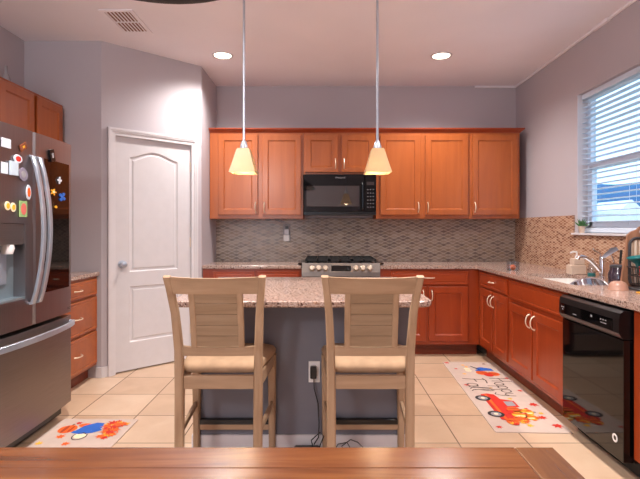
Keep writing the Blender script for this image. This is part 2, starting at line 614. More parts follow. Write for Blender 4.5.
cs.build('door_casing', M['white'], dr)
k = MB()
kc = Vector(TD(d0 + 0.062, 0.945, -0.015))
dn3 = Vector((dn.x, dn.y, 0)); du3 = Vector((du.x, du.y, 0))
loops = []
for r, h in ((0.034, 0), (0.034, 0.006), (0.012, 0.010), (0.011, 0.028), (0.024, 0.036), (0.030, 0.048), (0.026, 0.060), (0.010, 0.066)):
    loops.append([tuple(kc + dn3 * h + du3 * (r * math.cos(2 * PI * i / 18)) + Vector((0, 0, r * math.sin(2 * PI * i / 18)))) for i in range(18)])
k.loft(loops)
k.build('door_knob', M['handle_steel'], dr, smooth=True)
for hz in (0.25, 1.08, 1.80):
    MB(TD).box((d1 - 0.006, hz, -0.016), (d1 + 0.004, hz + 0.09, -0.003)).build('hinge', M['nickel'], dr)

# baseboards
def bb(name, pts):
    m = MB()
    for (a, b) in pts:
        a, b = Vector(a), Vector(b)
        d = (b - a).normalized()
        nn = Vector((d.y, -d.x))
        def tt(u, z, o_, a=a, d=d, nn=nn):
            p = a + d * u + nn * o_
            return (p.x, p.y, z)
        m.T = tt
        m.prism([(0, 0), ((b - a).length, 0), ((b - a).length, 0.088), (0, 0.088)], 0, 0.013)
    return struct(m.build(name, M['white']))
bb('baseboard_pantry', [((-1.90, 4.0), (PA.x + 0.006, 4.0)), (PA, PA + du * (d0 - cw)), (PA + du * (d1 + cw), PB)])
bb('baseboard_right', [((XR, 1.6), (XR, YREAR))])

# window
win = bpy.data.objects.new('window_1', None)
COL.objects.link(win)
win.location = (XR, (WY0 + WY1) / 2, WZ0)
struct(win, 'white single-hung window over the sink')
f = MB()
fx0, fx1 = XR + 0.085, XR + 0.13
f.box((fx0, WY0, WZ0), (fx1, WY0 + 0.05, WZ1)).box((fx0, WY1 - 0.05, WZ0), (fx1, WY1, WZ1)).box((fx0, WY0, WZ0), (fx1, WY1, WZ0 + 0.06)).box((fx0, WY0, WZ1 - 0.05), (fx1, WY1, WZ1))
f.build('window_frame', M['vinyl'], win)
f = MB()
zm = 1.77
f.box((fx0 - 0.008, WY0 + 0.05, zm - 0.03), (fx1 - 0.008, WY1 - 0.05, zm + 0.03)).box((fx0 - 0.008, WY0 + 0.05, WZ0 + 0.06), (fx1 - 0.012, WY0 + 0.085, zm)).box((fx0 - 0.008, WY1 - 0.085, WZ0 + 0.06), (fx1 - 0.012, WY1 - 0.05, zm)).box((fx0 - 0.008, WY0 + 0.05, WZ0 + 0.06), (fx1 - 0.012, WY1 - 0.05, WZ0 + 0.10))
f.build('window_sash', M['vinyl'], win)
for z0, z1, xx in ((WZ0 + 0.09, zm, fx0 + 0.012), (zm, WZ1 - 0.05, fx0 + 0.028)):
    MB().box((xx, WY0 + 0.05, z0), (xx + 0.004, WY1 - 0.05, z1)).build('window_pane', M['paneglass'], win)
MB().box((XR - 0.035, WY0 - 0.04, WZ0 - 0.014), (XR + 0.085, WY1 + 0.04, WZ0 + 0.004), 0.004).build('window_sill', M['white'], win)
f = MB()
f.box((XR + 0.0, WY1 - 0.004, WZ0 + 0.004), (fx0, WY1, WZ1)).box((XR + 0.0, WY0, WZ0 + 0.004), (fx0, WY0 + 0.004, WZ1))
f.build('window_reveal', M['white'], win)

# cable trim strip along the ceiling corner
tr = MB()
tr.box((XR - 0.022, 2.0, CEIL - 0.020), (XR, YB - 0.02, CEIL), 0.003)
tr.box((XR - 0.030, 3.55, CEIL - 0.026), (XR, 3.75, CEIL), 0.003)
struct(tr.build('trim_1', M['ceil']), 'thin cable cover along the right ceiling corner')
tr = MB()
tr.box((XR - 0.46, YB - 0.020, CEIL - 0.018), (XR, YB, CEIL), 0.003)
struct(tr.build('trim_2', M['ceil']), 'thin cable cover along the rear ceiling corner')

# backsplashes
bs = MB()
bs.box((PB.x, YB - 0.010, 0.893), (XR - 0.012, YB, 1.372))
struct(bs.build('wall_back_tile', M['mosaic_back']), 'grey-beige leaf mosaic backsplash behind the range')
bs = MB()
bs.box((XR - 0.012, 1.6, 0.893), (XR, YB, WZ0 - 0.014)).box((XR - 0.012, WY1 + 0.04, WZ0 - 0.014), (XR, YB, 1.368)).box((XR - 0.012, 1.6, WZ0 - 0.014), (XR, WY0 - 0.04, 1.368))
struct(bs.build('wall_right_tile', M['mosaic_right']), 'brown and tan leaf mosaic backsplash under the window')

# ================================================================ CABINETS
def TB(F):      # faces the camera: u = X
    return lambda u, d, z: (u, F - d, z)
def TR(F):      # on the right wall, faces left: u = Y
    return lambda u, d, z: (F - d, u, z)
def TL(F):      # on the left wall, faces right: u = Y
    return lambda u, d, z: (F + d, u, z)

def shaker(Tf, u0, u1, z0, z1, fw=0.058, t=0.02, slab=False):
    m = MB(Tf)
    def R(i, d):
        return [(u0 + i, d, z0 + i), (u1 - i, d, z0 + i), (u1 - i, d, z1 - i), (u0 + i, d, z1 - i)]
    L = [R(0, 0.0005), R(0, t - 0.004), R(0.004, t)]
    if slab:
        L += [R(0.016, t), R(0.020, t - 0.003), R(0.026, t - 0.003), R(0.030, t)]
    else:
        L += [R(fw, t), R(fw + 0.004, t - 0.004), R(fw + 0.010, t - 0.010)]
    m.loft(L)
    return m

def pull(Tf, u, z, vertical, d=0.02, ln=0.10):
    m = MB(Tf)
    pts = []
    for i in range(11):
        t = i / 10
        a = (t - 0.5) * ln
        o = d + 0.004 + 0.026 * math.sin(PI * t) ** 0.6
        pts.append((u, o, z + a) if vertical else (u + a, o, z))
    pts[0] = (pts[0][0], d - 0.002, pts[0][2])
    pts[-1] = (pts[-1][0], d - 0.002, pts[-1][2])
    r = [0.0062 if i in (0, 10) else 0.0046 for i in range(11)]
    m.tube(pts, r, 8)
    return m

def cabinet(name, Tf, base, u0, u1, depth, z0, z1, doors=(), drawers=(), label='', cat='cabinet', group=None, kick=0.0, mat='cherry', matx='cherryx', false_front=False):
    """doors: (u0,u1,z0,z1,handle u, handle z); drawers: (u0,u1,z0,z1,handle?)"""
    loc = Tf((u0 + u1) / 2, 0, base)
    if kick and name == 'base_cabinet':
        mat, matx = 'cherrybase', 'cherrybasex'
    rt = root(name, loc, label, cat, group)
    m = MB(Tf)
    m.box((u0 + 0.001, -depth, z0 + kick), (u1 - 0.001, -0.019, z1))
    m.build('carcass', M['carcass'], rt)
    ff = MB(Tf)
    ff.box((u0 + 0.001, -0.019, z0 + kick), (u1 - 0.001, 0.0, z1))
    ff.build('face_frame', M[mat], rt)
    if kick:
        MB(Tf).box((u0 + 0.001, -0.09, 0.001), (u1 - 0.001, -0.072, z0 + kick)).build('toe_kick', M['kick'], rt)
    for (a, b, c0, c1, hu, hz) in doors:
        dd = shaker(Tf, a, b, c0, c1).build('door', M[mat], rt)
        if hu is not None:
            pull(Tf, hu, hz, True).build('handle', M['nickel'], dd, smooth=True)
    for (a, b, c0, c1, h) in drawers:
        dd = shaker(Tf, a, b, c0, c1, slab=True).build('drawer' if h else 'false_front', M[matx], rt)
        if h:
            pull(Tf, (a + b) / 2, (c0 + c1) / 2, False).build('handle', M['nickel'], dd, smooth=True)
    return rt

# --- wall cabinets on the back wall
UF = YB - 0.33
TU = TB(UF)
UZ0, UZ1 = 1.357, 2.25
GU = 'wall cabinets on the back wall'
cabinet('wall_cabinet', TU, UZ0, -1.170, -0.197, 0.33, UZ0, UZ1,
        doors=[(-1.080, -0.666, 1.395, 2.228, -0.690, 1.475), (-0.622, -0.217, 1.395, 2.228, -0.597, 1.475)],
        label='tall orange cherry wall cabinet with two doors beside the pantry wall', cat='cabinet', group=GU)
cabinet('wall_cabinet', TU, 1.818, -0.195, 0.562, 0.33, 1.818, UZ1,
        doors=[(-0.177, 0.164, 1.838, 2.228, 0.140, 1.93), (0.205, 0.546, 1.838, 2.228, 0.229, 1.93)],
        label='short cherry wall cabinet with two small doors directly above the microwave', cat='cabinet', group=GU)
cabinet('wall_cabinet', TU, UZ0, 0.564, 1.535, 0.33, UZ0, UZ1,
        doors=[(0.604, 1.024, 1.395, 2.228, 1.000, 1.475), (1.072, 1.518, 1.395, 2.228, 1.097, 1.475)],
        label='tall cherry wall cabinet with two doors immediately right of the microwave', cat='cabinet', group=GU)
cabinet('wall_cabinet', TU, UZ0, 1.537, 2.060, 0.33, UZ0, UZ1,
        doors=[(1.563, 2.035, 1.395, 2.228, 1.587, 1.475)],
        label='single-door cherry wall cabinet nearest the corner by the window', cat='cabinet', group=GU)
# crown moulding along the top of them
cr = MB()
prof = [(0.0, 2.2505), (0.004, 2.2505), (0.012, 2.262), (0.030, 2.276), (0.040, 2.284), (0.040, 2.296), (0.0, 2.296)]
loops = [[(x, UF - a, z) for a, z in prof] for x in (-1.172, 2.060)]
loops[1] = [(2.060 + a, UF - a, z) for a, z in prof]
back = [(2.060 + a, YB - 0.002, z) for a, z in prof]
cr.loft(loops + [back])
cr.box((-1.172, UF, 2.2505), (2.058, YB - 0.002, 2.27))
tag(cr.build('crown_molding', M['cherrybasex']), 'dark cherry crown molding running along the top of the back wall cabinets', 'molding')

# --- base cabinets, back run
BF = YB - 0.61
TBB = TB(BF)
BZ1 = 0.858
GB = 'base cabinets under the granite counters'
KX = 0.115
cabinet('base_cabinet', TBB, 0, -1.172, -0.200, 0.60, 0, BZ1, kick=KX,
        drawers=[(-1.07, -0.66, 0.70, 0.835, True), (-0.635, -0.222, 0.70, 0.835, True)],
        doors=[(-1.07, -0.66, 0.15, 0.675, -0.69, 0.60), (-0.635, -0.222, 0.15, 0.675, -0.605, 0.60)],
        label='cherry base cabinet left of the range beside the pantry wall', group=GB)
cabinet('base_cabinet', TBB, 0, 0.571, 1.5445, 0.60, 0, BZ1, kick=KX,
        drawers=[(0.67, 1.433, 0.705, 0.838, True)],
        doors=[(0.67, 1.020, 0.150, 0.685, 0.99, 0.60), (1.046, 1.433, 0.150, 0.685, 1.075, 0.60)],
        label='cherry base cabinet between the range and the corner, with one wide drawer', group=GB)
# --- base cabinets, right run
RF = 1.545
TRR = TR(RF)
cabinet('base_cabinet', TRR, 0, 3.905, 4.6695, 0.60, 0, BZ1, kick=KX,
        drawers=[(3.925, 4.600, 0.705, 0.838, True)],
        doors=[(4.270, 4.600, 0.150, 0.685, 4.298, 0.60), (3.925, 4.250, 0.150, 0.685, 4.222, 0.60)],
        label='cherry base cabinet with one drawer over two doors, left of the sink cabinet', group=GB)
cabinet('base_cabinet', TRR, 0, 2.985, 3.903, 0.60, 0, 0.66, kick=KX,
        drawers=[],
        doors=[(3.462, 3.885, 0.150, 0.655, 3.490, 0.575), (3.005, 3.440, 0.150, 0.655, 3.412, 0.575)],
        label='cherry sink base cabinet with two doors under a plain false front, beside the dishwasher', group=GB)
sinkcab = [o for o in COL.objects if o.parent is None and o.get('label', '').startswith('cherry sink base')][0]
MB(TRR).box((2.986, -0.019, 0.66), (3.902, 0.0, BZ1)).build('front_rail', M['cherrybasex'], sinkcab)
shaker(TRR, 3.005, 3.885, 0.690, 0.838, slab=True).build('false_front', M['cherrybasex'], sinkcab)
for a in (2.986, 3.884):
    MB(TRR).box((a, -0.60, 0.66), (a + 0.018, -0.019, BZ1)).build('side_panel', M['carcass'], sinkcab)
cabinet('base_cabinet', TRR, 0, 1.60, 2.352, 0.60, 0, BZ1, kick=KX,
        drawers=[(1.62, 2.285, 0.705, 0.838, True)], doors=[(1.62, 2.285, 0.150, 0.685, 1.66, 0.60)],
        label='cherry base cabinet on the near side of the black dishwasher', group=GB)
# --- left wall: drawer base and wall cabinets
LF = XL + 0.61
TLL = TL(LF)
cabinet('drawer_cabinet', TLL, 0, 3.30, 3.994, 0.60, 0, BZ1, kick=KX,
        drawers=[(3.335, 3.965, 0.710, 0.838, True), (3.335, 3.965, 0.425, 0.690, True), (3.335, 3.965, 0.140, 0.405, True)],
        label='pinkish cherry cabinet of three drawers between refrigerator and pantry', group=None)
ULF = XL + 0.33
TUL = TL(ULF)
GL = 'wall cabinets over the refrigerator corner'
cabinet('wall_cabinet', TUL, UZ0, 3.585, 3.985, 0.33, UZ0, 2.285, doors=[(3.60, 3.955, 1.385, 2.262, 3.63, 1.47)],
        label='narrow cherry wall cabinet above the three-drawer unit, nearest the pantry', group=GL)
cabinet('wall_cabinet', TUL, 1.86, 3.16, 3.583, 0.33, 1.86, 2.285, doors=[(3.18, 3.562, 1.885, 2.262, None, None)],
        label='cherry wall cabinet at the far left edge above the refrigerator', group=GL)

# ================================================================ COUNTERTOPS
CZ0, CZ1 = 0.860, 0.893
CF = YB - 0.637
ct = MB()
ct.prism([(-1.173, CF), (-0.199, CF), (-0.199, YB - 0.012), (-1.173, YB - 0.012)], CZ0, CZ1, 0.005)
tag(ct.build('countertop', M['granite']), 'speckled granite countertop left of the range', 'countertop', 'granite countertops')
SX0, SX1, SY0, SY1 = 1.615, 2.00, 3.04, 3.80
ct = MB()
CX_ = 1.515
out = [(0.569, CF), (CX_ - 0.02, CF), (CX_, CF - 0.02), (CX_, 1.62), (XR - 0.013, 1.62), (XR - 0.013, YB - 0.012), (0.569, YB - 0.012)]
def rrect(x0, x1, y0, y1, r, n=4):
    return arc_pts(x1 - r, y1 - r, r, 0, PI / 2, n) + arc_pts(x0 + r, y1 - r, r, PI / 2, PI, n) + arc_pts(x0 + r, y0 + r, r, PI, 1.5 * PI, n) + arc_pts(x1 - r, y0 + r, r, 1.5 * PI, 2 * PI, n)
hole = rrect(SX0, SX1, SY0, SY1, 0.05)
ct.plate(out, [hole], CZ0, CZ1)
tag(ct.build('countertop', M['granite']), 'long L-shaped granite countertop with the sink cut into it', 'countertop', 'granite countertops')
ct = MB()
ct.prism([(XL + 0.001, 3.26), (LF + 0.025, 3.26), (LF + 0.025, 3.996), (XL + 0.001, 3.996)], CZ0, CZ1, 0.005)
tag(ct.build('countertop', M['granite']), 'small granite countertop on the three-drawer unit beside the refrigerator', 'countertop', 'granite countertops')

# sink
sk = root('kitchen_sink', ((SX0 + SX1) / 2, (SY0 + SY1) / 2, 0.67), 'white undermount kitchen sink set in the granite below the window', 'sink')
h2 = rrect(SX0 - 0.006, SX1 + 0.006, SY0 - 0.006, SY1 + 0.006, 0.055)
m = MB()
b0 = [(x, y, CZ0 - 0.001) for x, y in h2]
b1 = [(x, y, 0.70) for x, y in inset(h2, 0.012)]
b2 = [(x, y, 0.675) for x, y in inset(h2, 0.04)]
o0 = [(x, y, CZ0 - 0.001) for x, y in inset(h2, -0.016)]
o1 = [(x, y, 0.664) for x, y in inset(h2, -0.004)]
m.loft([o1, o0, b0, b1, b2])
m.build('basin', M['sinkwhite'], sk, smooth=True)
MB().lathe([(0.045, 0.0), (0.045, 0.004), (0.02, 0.002)], ((SX0 + SX1) / 2, (SY0 + SY1) / 2, 0.6755)).build('drain', M['chrome'], sk, smooth=True)

# ================================================================ ISLAND
isl = root('kitchen_island', (-0.105, 3.10, 0), 'grey kitchen island with an overhanging granite top', 'island')
ix0, ix1, iy0, iy1 = -0.775, 0.563, 2.385, 3.56
poly = arc_pts(ix1 - 0.07, iy0 + 0.07, 0.07, -PI / 2, 0, 5) + [(ix1, iy1), (ix0, iy1)] + arc_pts(ix0 + 0.07, iy0 + 0.07, 0.07, PI, 1.5 * PI, 5)
MB().prism(poly, CZ0, CZ1, 0.006).build('countertop', M['granite'], isl)
MB().box((-0.725, 2.70, 0.0), (0.50, 3.50, CZ0)).build('base_wall', M['islandshaded'], isl)
m = MB()
m.box((-0.738, 2.687, 0.0), (0.513, 2.70, 0.088)).box((-0.738, 2.70, 0), (-0.725, 3.513, 0.088)).box((0.50, 2.70, 0), (0.513, 3.513, 0.088)).box((-0.725, 3.5, 0), (0.50, 3.513, 0.088))
m.build('baseboard', M['white'], isl)
op = MB().box((-0.076, 2.694, 0.384), (-0.012, 2.70, 0.504), 0.002).build('outlet_plate', M['plate'], isl)
m = MB()
for z in (0.412, 0.452):
    m.box((-0.058, 2.691, z), (-0.030, 2.695, z + 0.026), 0.001)
m.build('socket', M['plate'], op)
ch = root('power_adapter', (-0.048, 2.68, 0.44), 'black power adapter plugged into the outlet on the grey island', 'charger')
MB().box((-0.066, 2.655, 0.415), (-0.030, 2.690, 0.482), 0.004).build('housing', M['black'], ch)
MB().tube([(-0.046, 2.672, 0.416), (-0.044, 2.665, 0.36), (-0.022, 2.66, 0.28), (-0.016, 2.66, 0.17), (-0.02, 2.655, 0.09), (-0.045, 2.65, 0.052)], 0.0035, 6).build('cord', M['black'], ch, smooth=True)
ps = root('power_strip', (-0.085, 2.645, 0), 'black power strip lying on the floor against the island', 'power strip')
MB().box((-0.155, 2.615, 0.001), (-0.015, 2.670, 0.042), 0.006).build('housing', M['black'], ps)
MB().tube([(-0.02, 2.64, 0.03), (0.01, 2.648, 0.10), (-0.01, 2.655, 0.12), (-0.06, 2.64, 0.08), (-0.05, 2.64, 0.045)], 0.0035, 6).build('cord', M['black'], ps, smooth=True)
m = MB()
m.tube([(0.06, 2.66, 0.0), (0.09, 2.66, 0.05), (0.14, 2.67, 0.055), (0.17, 2.66, 0.01), (0.13, 2.64, 0.006), (0.11, 2.655, 0.04), (0.16, 2.66, 0.075), (0.20, 2.66, 0.06), (0.23, 2.65, 0.035), (0.19, 2.64, 0.006), (0.11, 2.63, 0.005)], 0.003, 6)
tag(m.build('cable', M['black'], smooth=True), 'thin black cable coiled on the floor under the right counter stool', 'cable')

# ================================================================ RANGE
rx0, rx1 = -0.195, 0.565
rg = root('range', (0.185, YB - 0.35, 0), 'stainless slide-in range with black cooktop and six knobs', 'stove')
RY = YB - 0.66
MB().box((rx0 + 0.002, RY + 0.03, 0.02), (rx1 - 0.002, YB - 0.02, 0.905)).build('body', M['darkgrey'], rg)
m = MB()
m.prism([(rx0 - 0.040, RY + 0.035), (rx0, RY + 0.01), (rx1, RY + 0.01), (rx1 + 0.040, RY + 0.035), (rx1 + 0.030, YB - 0.016), (rx0 - 0.030, YB - 0.016)], 0.9, 0.917, 0.003)
m.build('cooktop', M['blackgloss'], rg)
m = MB()
m.loft([[(x, RY + 0.03, 0.79), (x, RY - 0.02, 0.79), (x, RY - 0.014, 0.83), (x, RY + 0.008, 0.918), (x, RY + 0.03, 0.918)] for x in (rx0, rx1)])
cp = m.build('control_panel', M['rangesteel'], rg)
m = MB()
m.loft([[(x, RY - 0.0135, 0.842), (x, RY - 0.0155, 0.842), (x, RY + 0.0005, 0.894), (x, RY + 0.0025, 0.894)] for x in (0.090, 0.282)])
m.build('display', M['blackgloss'], cp)
slope = Vector((0, -0.97, 0.24)).normalized()
for kx in (312, 318.7, 325.5, 356, 362.6, 369.7):
    x = (kx - 322) / 103.0
    base = Vector((x, RY - 0.0095, 0.868)) 
    a = Vector((1, 0, 0)); b = slope.cross(a)
    loops = []
    for r, h in ((0.030, 0.0), (0.030, 0.006), (0.025, 0.008), (0.023, 0.030), (0.018, 0.034)):
        loops.append([tuple(base + slope * h + a * (r * math.cos(2 * PI * i / 16)) + b * (r * math.sin(2 * PI * i / 16))) for i in range(16)])
    MB().loft(loops).build('knob', M['knobsteel'], cp, smooth=True)
for gx0, gx1 in ((rx0 + 0.03, rx0 + 0.265), (rx0 + 0.27, rx1 - 0.27), (rx1 - 0.265, rx1 - 0.03)):
    m = MB()
    y0, y1, z0, z1 = RY + 0.06, YB - 0.06, 0.935, 0.953
    for y in (y0, (y0 + y1) / 2 - 0.006, y1 - 0.012):
        m.box((gx0, y, z0), (gx1, y + 0.012, z1))
    for x in (gx0, (gx0 + gx1) / 2 - 0.006, gx1 - 0.012):
        m.box((x, y0, z0), (x + 0.012, y1, z1))
    for x in (gx0, gx1 - 0.012):
        for y in (y0, y1 - 0.012):
            m.box((x, y, 0.917), (x + 0.012, y + 0.012, z0))
    m.build('burner_grate', M['iron'], rg)
od = MB().box((rx0 + 0.004, RY - 0.012, 0.24), (rx1 - 0.004, RY + 0.03, 0.775), 0.006).build('oven_door', M['steelh'], rg)
MB().box((rx0 + 0.12, RY - 0.0135, 0.36), (rx1 - 0.12, RY - 0.010, 0.62)).build('window', M['blackgloss'], od)
MB().tube([(rx0 + 0.06, RY - 0.012, 0.72), (rx0 + 0.065, RY - 0.055, 0.72), (rx1 - 0.065, RY - 0.055, 0.72), (rx1 - 0.06, RY - 0.012, 0.72)], 0.011, 10).build('handle', M['handle_steel'], od, smooth=True)
MB().box((rx0 + 0.004, RY - 0.012, 0.07), (rx1 - 0.004, RY + 0.03, 0.23), 0.006).build('drawer', M['steelh'], rg)

def text_mesh(s, size, font_up):
    cu = bpy.data.curves.new('lettering', 'FONT')
    cu.body = s
    cu.size = size
    cu.align_x = 'CENTER'
    cu.align_y = 'CENTER'
    cu.extrude = 0.0004
    ob = bpy.data.objects.new('lettering', cu)
    COL.objects.link(ob)
    dg = bpy.context.evaluated_depsgraph_get()
    me = bpy.data.meshes.new_from_object(ob.evaluated_get(dg))
    bpy.data.objects.remove(ob)
    bpy.data.curves.remove(cu)
    me.transform(font_up)
    return me
def add_text(s, size, mat, loc, axes, parent):
    X, Y = Vector(axes[0]), Vector(axes[1])
    Z = X.cross(Y)
    mt = Matrix((X, Y, Z)).transposed().to_4x4()
    mt.translation = Vector(loc) - origin_of(parent)
    me = text_mesh(s, size, mt)
    me.materials.append(mat)
    o = bpy.data.objects.new('logo', me)
    COL.objects.link(o)
    o.parent = parent
    return o

# ================================================================ MICROWAVE
MY = YB - 0.40
mw = root('microwave', (0.185, YB - 0.2, 1.397), 'black over-the-range microwave below the short wall cabinet', 'microwave')
mx0, mx1, mz0, mz1 = -0.187, 0.557, 1.397, 1.812
MB().box((mx0, MY + 0.03, mz0), (mx1, YB - 0.012, mz1)).build('body', M['black'], mw)
xd = 0.437
dm = MB()
dm.plate([(mx0, mz0 + 0.03), (xd, mz0 + 0.03), (xd, mz1), (mx0, mz1)], [[(-0.160, 1.482), (0.385, 1.482), (0.385, 1.694), (-0.160, 1.694)]], 0.0, 0.03)
bmesh.ops.transform(dm.bm, matrix=Matrix(((1, 0, 0, 0), (0, 0, 1, MY), (0, 1, 0, 0), (0, 0, 0, 1))), verts=dm.bm.verts[:])
dd = dm.build('door', M['blackgloss'], mw)
MB().box((-0.161, MY + 0.003, 1.481), (0.386, MY + 0.012, 1.695)).build('window', M['screen'], dd)
MB().tube([(0.412, MY + 0.002, 1.72), (0.412, MY - 0.028, 1.70), (0.412, MY - 0.032, 1.58), (0.412, MY - 0.028, 1.47), (0.412, MY + 0.002, 1.45)], 0.009, 8).build('handle', M['black'], dd, smooth=True)
add_text('Whirlpool', 0.024, M['p_grey'], (0.187, MY - 0.0008, 1.777), ((1, 0, 0), (0, 0, 1)), dd)
cpn = MB().box((xd + 0.003, MY + 0.001, mz0 + 0.03), (mx1, MY + 0.03, mz1), 0.003).build('control_panel', M['blackgloss'], mw)
MB().box((xd + 0.022, MY - 0.001, 1.70), (mx1 - 0.022, MY + 0.002, 1.735)).build('display', M['screen'], cpn)
m = MB()
for i in range(6):
    for j in range(3):
        bx = xd + 0.024 + j * 0.028
        bz = 1.47 + i * 0.036
        m.box((bx + 0.003, MY - 0.0006, bz), (bx + 0.017, MY + 0.002, bz + 0.010))
m.build('button_pad', flat_pad, cpn)
MB().box((mx0, MY + 0.004, mz0), (mx1, MY + 0.03, mz0 + 0.028)).build('vent_grille', M['black'], mw)

# ================================================================ DISHWASHER
dw = root('dishwasher', (1.80, 2.66, 0), 'glossy black built-in dishwasher between the sink cabinet and the end cabinet', 'dishwasher')
wy0, wy1 = 2.367, 2.965
MB().box((RF + 0.075, wy0 - 0.006, 0.02), (XR - 0.02, wy1 + 0.006, 0.852)).build('body', M['black'], dw)
DX = 1.49
pd = MB()
MB().box((RF + 0.01, wy0 - 0.004, 0.086), (RF + 0.076, wy1 + 0.004, 0.85)).build('tub_frame', M['black'], dw)
pd.box((DX + 0.012, wy0, 0.085), (RF + 0.01, wy1, 0.70), 0.004)
dpan = pd.build('door', M['blackgloss'], dw)
m = MB()
# control fascia with a bowed lower lip, section in (X,Z) swept along Y
sec = [(RF + 0.01, 0.845), (DX + 0.016, 0.845), (DX - 0.004, 0.832), (DX - 0.010, 0.800), (DX - 0.010, 0.735), (DX + 0.002, 0.712), (DX + 0.014, 0.703), (RF + 0.01, 0.703)]
m.loft([[(x, y, z) for x, z in sec] for y in (wy0, wy1)])
fas = m.build('control_fascia', M['black'], dw)
m = MB()
m.loft([[(x, y, z) for x, z in ((DX - 0.0105, 0.798), (DX - 0.012, 0.798), (DX - 0.012, 0.738), (DX - 0.0105, 0.738))] for y in (wy0 + 0.05, wy1 - 0.03)])
m.build('control_strip', M['blackgloss'], fas)
m = MB()
for y, z, a, b in ((2.47, 0.775, 0.012, 0.006), (2.492, 0.775, 0.012, 0.006), (2.514, 0.775, 0.010, 0.006), (2.47, 0.76, 0.030, 0.004), (2.502, 0.760, 0.018, 0.004), (2.60, 0.772, 0.014, 0.012), (2.76, 0.752, 0.040, 0.004), (2.90, 0.775, 0.034, 0.005), (2.91, 0.760, 0.012, 0.008)):
    MB().box((DX - 0.0126, y, z), (DX - 0.0118, y + a, z + b)).build('control_mark', M['p_grey'], fas)
m = MB()
m.T = lambda a, b, c: (c, a, b)
ring = arc_pts(2.435, 0.185, 0.022, 0, 2 * PI, 20)[:-1]
m.plate(ring, [[(2.435 + (y - 2.435) * 0.55, 0.185 + (z - 0.185) * 0.55) for y, z in ring]], DX + 0.0105, DX + 0.0118)
m.build('badge', M['plate'], dpan)
MB().box((RF + 0.05, wy0 + 0.002, 0.006), (RF + 0.07, wy1 - 0.002, 0.084)).build('toe_panel', M['iron'], dw)

# ================================================================ REFRIGERATOR
FX = -1.655
fy0, fy1, fys = 2.29, 3.17, 2.73
fr = root('refrigerator', (-2.05, 2.78, 0), 'stainless french-door refrigerator covered with magnets, black glass panel on its right door', 'refrigerator')
MB().box((XL + 0.03, fy0 + 0.006, 0.03), (FX - 0.085, fy1 - 0.006, 1.79)).build('body', M['fridgeside'], fr)
m = MB()
for y in (fy0 + 0.06, fy1 - 0.06):
    m.lathe([(0.025, 0), (0.025, 0.03)], (-1.85, y, 0.0), 12)
m.build('foot', M['black'], fr)
MB().box((FX - 0.10, fy0 + 0.02, 0.03), (FX - 0.075, fy1 - 0.02, 0.10)).build('base_grille', M['black'], fr)
def face_x(y):      # gentle bow of the fridge front
    t = (y - fys) / (fy1 - fys)
    return FX - 0.015 * t * t
def fridge_plan(y0, y1, back, n=8):
    r = 0.012
    pts = [(back, y0)]
    pts += [(face_x(y0) - r, y0)]
    for i in range(n + 1):
        y = y0 + r + (y1 - y0 - 2 * r) * i / n
        pts.append((face_x(y), y))
    pts += [(face_x(y1) - r, y1), (back, y1)]
    return pts
FB = FX - 0.083
ZD0, ZD1, ZF1 = 0.705, 1.812, 0.682
m = MB()
m.prism(fridge_plan(fys + 0.003, fy1, FB), ZD0, ZD1)
rdoor = m.build('door', M['steel'], fr, smooth=True, angle=25)
# left door, built round the dispenser recess
gy0, gy1, gz0, gz1 = 2.40, 2.650, 0.865, 1.285
m = MB()
fL0, fL1 = fy0, fys - 0.003
m.prism(fridge_plan(fL0, fL1, FB), ZD0, gz0)
m.prism(fridge_plan(fL0, fL1, FB), gz1, ZD1)
def strip_plan(y0, y1, n=3):
    return [(FB, y0)] + [(face_x(y0 + (y1 - y0) * i / n), y0 + (y1 - y0) * i / n) for i in range(n + 1)] + [(FB, y1)]
m.prism(strip_plan(fL0 + 0.004, gy0), gz0, gz1)
m.prism(strip_plan(gy1, fL1 - 0.004), gz0, gz1)
m.prism([(FB, gy0), (FX - 0.072, gy0), (FX - 0.072, gy1), (FB, gy1)], gz0, gz1)
ldoor = m.build('door', M['steel'], fr, smooth=True, angle=25)
ds = MB()
ds.box((FX - 0.06, gy0, gz1 - 0.115), (FX - 0.006, gy1, gz1), 0.003)
disp = ds.build('dispenser_panel', M['steelh'], ldoor)
m = MB()
m.box((FX - 0.0715, gy0 + 0.001, gz0 + 0.012), (FX - 0.066, gy1 - 0.001, gz1 - 0.115))
m.box((FX - 0.066, gy0, gz0), (FX - 0.002, gy1, gz0 + 0.012))
m.build('dispenser_recess', plain('dispenser_grey', (150, 166, 176), 0.3, 0.6, vary=0), ldoor)
m = MB()
m.lathe([(0.026, 0.0), (0.034, 0.03), (0.030, 0.05)], (FX - 0.034, 2.55, gz1 - 0.165), 14)
m.build('dispenser_spout', M['plate'], ldoor, smooth=True)
MB().box((FX - 0.062, 2.525, gz0 + 0.09), (FX - 0.055, 2.575, gz0 + 0.27), 0.003).build('dispenser_lever', M['handle_steel'], ldoor)
# black glass panel on the right door
m = MB()
def glass_plan(y0, y1, o, n=6):
    return [(face_x(y0) - 0.004, y0)] + [(face_x(y0 + (y1 - y0) * i / n) + o, y0 + (y1 - y0) * i / n) for i in range(n + 1)] + [(face_x(y1) - 0.004, y1)]
m.prism(glass_plan(2.83, 3.128, 0.002), 0.875, 1.675)
m.build('glass_panel', M['blackgloss'], rdoor, smooth=True, angle=25)
add_text('LG', 0.022, M['darkgrey'], (face_x(3.12) + 0.003, 3.12, 0.735), ((0, 1, 0), (0, 0, 1)), rdoor)
